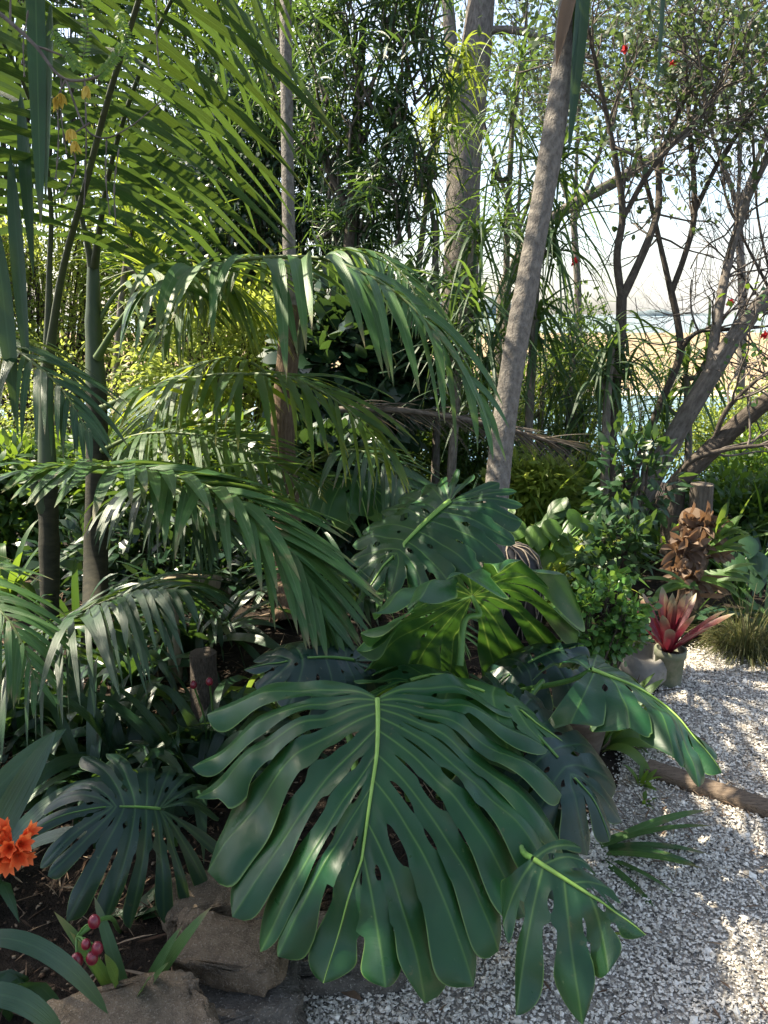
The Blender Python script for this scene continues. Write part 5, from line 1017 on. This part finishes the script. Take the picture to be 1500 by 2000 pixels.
# ================================================================== ROCKS
def rock(name, label, c, dim, rotz, m, seed, tilt=0., sub=5, pw=.27, ledge=.05):
    bmm = bmesh.new(); bmesh.ops.create_icosphere(bmm, subdivisions=sub+1, radius=1); c = np.asarray(c, float); cz, sz = cos(rotz), sin(rotz)
    o3 = Vector((seed*3.1, seed*1.7, seed*.9))
    for v in bmm.verts:
        p = v.co; q = Vector([math.copysign(abs(x)**pw, x) for x in p])
        h = mnoise.fractal(Vector((q.x, q.y, q.z*.3))*1.5+o3, .9, 2.0, 4)*.20
        q = Vector((q.x*(1+h), q.y*(1+h), q.z*(1+.25*h))); q.z = q.z+ledge*mnoise.noise(Vector((q.x*.7, q.y*.7, q.z*6))+o3)
        x, y, z = q.x*dim[0]*.5, q.y*dim[1]*.5, q.z*dim[2]*.5
        f = mnoise.fractal(Vector((x, y, z))*28+o3, .8, 2.1, 5)*.0055+mnoise.noise(Vector((x, y, z))*150+o3)*.0012
        x += f*p.x; y += f*p.y; z += f
        z += tilt*x
        v.co = Vector((x*cz-y*sz, x*sz+y*cz, z))
    for f in bmm.faces: f.smooth = True
    me = bpy.data.meshes.new(name); bmm.to_mesh(me); bmm.free(); me.materials.append(M[m])
    o = bpy.data.objects.new(name, me); COL.objects.link(o); o.location = c; tag(o, label, 'rock', 'rocks edging the planting bed'); return o
rock('rock', 'brown sandstone slab at the bottom left with a broad flat top', PX(225, 2005, 1.50)+[0, .01, -.045], (.36, .19, .11), .25, 'rock', 1, .06)
rock('rock', 'brown sandstone boulder in the middle of the rock edge under the front leaf tips', PX(445, 1835, 1.72)+[0, 0, -.035], (.25, .15, .075), -.12, 'rock', 2, -.05)
rock('rock', 'grey weathered stone lying beneath the middle boulder at the gravel edge', PX(425, 1965, 1.66)+[0, .02, -.06], (.34, .20, .14), .3, 'rockgrey', 3, .08)
rock('rock', 'flat stone behind the middle boulder under the low monstera leaf', PX(395, 1740, 2.0)+[0, 0, -.04], (.2, .16, .09), .4, 'rock', 4)
rock('rock', 'low shaded stone behind the hanging tips of the front leaf', PX(620, 1858, 1.86)+[0, 0, -.02], (.40, .2, .11), .1, 'rockgrey', 5)
rock('rock', 'tilted stone behind the boulder, half hidden by the front leaf', PX(505, 1775, 1.98)+[0, 0, -.05], (.2, .16, .10), -.3, 'rock', 6, .15)
rg = np.random.default_rng(33)
for i, (u, v, s, lab) in enumerate([(1033, 1940, .024, 'dark rounded pebble behind the low hanging leaf tip'), (1293, 1978, .011, 'small dark pebble alone on the gravel at the bottom right'), (1312, 1880, .009, 'little dark pebble above the lone pebble on the gravel'), (1345, 1667, .010, 'grey pebble in the shade near the timber edging')]):
    rock('pebble', lab, GR(u, v)+[0, 0, s*.45], (s*2.2, s*1.8, s*1.3), rg.uniform(0, 3), 'pebble', 20+i, 0, 3, .85, 0)
for nm, lab, u, v, L, W, m_, dv in [('fallen_leaf', 'fallen yellow leaf lying on the gravel below the front leaf', 590, 1942, .035, .018, 'leaf_yellow', (1, .4, .05)), ('fallen_leaf', 'fallen dark brown leaf lying on the gravel near the front leaf tips', 665, 1945, .06, .022, 'litter', (1, -.5, .1)), ('fallen_leaf', 'fallen brown curled leaf at the edge of the grey stone', 530, 1945, .045, .016, 'litter', (.6, .7, .15)), ('fallen_leaf', 'small yellow leaf scrap on the gravel by the low torn leaf', 1195, 1835, .03, .009, 'leaf_yellow', (1, -.2, .2))]:
    b = MB(); blades(b, [GR(u, v)+[0, 0, .018]], [dv], [[.1, -.1, 1]], L, W, .12, 7, 'lance', .25, [.6]); tag(b.build(nm, M[m_]), lab, 'leaf')

# ================================================================== unseen trees added behind the camera to dim sky light
for lab, bx, by, sd, cs in [('unseen broad tree added behind the camera on the left to dim the sky light', -2.6, -1.4, 201, [(-2.2, -.6, 5.2), (-1.2, .2, 5.4), (-2.6, .9, 4.9), (-.2, -.9, 5.6), (-3.4, -.4, 4.8), (-1.6, -2., 5.2)]),
                            ('unseen broad tree added behind the camera on the right to dim the sky light', 3.2, -.8, 202, [(2.6, .2, 5.2), (1.6, -.4, 5.6), (3.4, 1.2, 5.), (.9, .7, 5.8), (2.2, 1.5, 5.5), (4., .2, 4.8)])]:
    rg = np.random.default_rng(sd); base = np.array([bx, by, 0]); t = thing('shade_tree', lab, 'tree', base)
    b = MB(); b.tube(spl([base, base+[.1, .1, 1.5], base+[.2, .2, 3.2]], 14), np.linspace(.16, .11, 14), 12); b.build('trunk', M['bark_grey'], t)
    b = MB(); fl = MB()
    for c in cs:
        c = np.array(c); b.tube(spl([base+[.2, .2, 3.1], (base+c)/2+[0, 0, 1.9], c], 10), np.linspace(.07, .025, 10), 7)
        for _ in range(9):
            e = c+rg.normal(0, 1, 3)*[.5, .5, .28]; b.tube(spl([c, (c+e)/2+rg.normal(0, .05, 3), e], 5), np.linspace(.016, .005, 5), 5)
            n = 34; P = e+rg.normal(0, 1, (n, 3))*[.26, .26, .15]; leafcloud(fl, P, rdir(n, -.2), nz(np.array([0, 0, 1.])+rg.normal(0, .5, (n, 3))), .13*rg.uniform(.6, 1.2, n), .055)
    b.build('limbs', M['bark_grey'], t); fl.build('crown', M['leaf_dark'], t)

# ================================================================== flowering branch hanging at top left
fb = PXS([(-60, -20, 1.95), (10, 35, 1.9), (70, 90, 1.86), (128, 155, 1.84), (190, 150, 1.84), (232, 118, 1.85)])
ft = thing('flowering_branch', 'thin brown branch at top left with tiny fern-like leaves and hanging yellow flowers', 'branch', fb[0]); rg = np.random.default_rng(77)
b = MB(); b.tube(spl(fb, 30), np.linspace(.006, .0025, 30), 7); tw = []
for a in [[(128, 155, 1.84), (175, 260, 1.84), (205, 270, 1.84), (250, 250, 1.84), (318, 195, 1.85)], [(70, 90, 1.86), (160, 110, 1.83), (172, 60, 1.82), (160, 10, 1.82)], [(128, 155, 1.84), (112, 190, 1.84)], [(175, 240, 1.84), (142, 262, 1.83)], [(20, 40, 1.9), (22, -10, 1.9), (40, -60, 1.9)]]:
    P = spl(PXS(a), 16); b.tube(P, np.linspace(.0032, .0012, 16), 5); tw.append(P)
for (u, v0, v1) in [(112, 200, 350), (135, 270, 380), (165, 150, 400), (208, 270, 420), (232, 290, 440), (120, 150, 300), (305, -10, 130), (55, 20, 150)]:
    P = spl(PXS([(u, v0, 1.84), (u+rg.normal(0, 5), (v0+v1)/2, 1.84), (u+rg.normal(0, 6), v1, 1.84)]), 14); b.tube(P, .0013+.0016*(np.arange(14) % 3 == 1), 5)
b.build('twigs', M['twig'], ft)
b = MB()
for P in [PXS([(160, 140, 1.82), (168, 60, 1.81), (172, -30, 1.8)]), PXS([(100, 60, 1.84), (130, 100, 1.83), (150, 130, 1.82)]), PXS([(190, 150, 1.84), (215, 125, 1.83), (240, 90, 1.82)]), PXS([(230, 20, 1.85), (245, 70, 1.84), (252, 120, 1.84)])]:
    q = spl(P, 22); T = nz(np.gradient(q, axis=0)); sd = nz(np.cross(T, FW)); b.tube(q, .0009, 4)
    for sg in (-1, 1): leafcloud(b, q, sd*sg+T*.35+rg.normal(0, .1, (22, 3)), -FW+rg.normal(0, .3, (22, 3)), .017, .006)
b.build('leaflets', M['leaf_bright'], ft)
for u, v in [(120, 192), (138, 262), (146, 285), (170, 178), (108, 200)]:
    c = PX(u, v, 1.83); b = MB(); n = 6; D = nz(np.array([0, 0, -1.])+rg.normal(0, .28, (n, 3)))
    blades(b, np.repeat([c+np.array([0, 0, .012])], n, 0), D, rdir(n)-FW, .034*rg.uniform(.8, 1.1, n), .013, 0., 6, 'lance', .4); b.build('flower', M['yellow_petal'], ft)
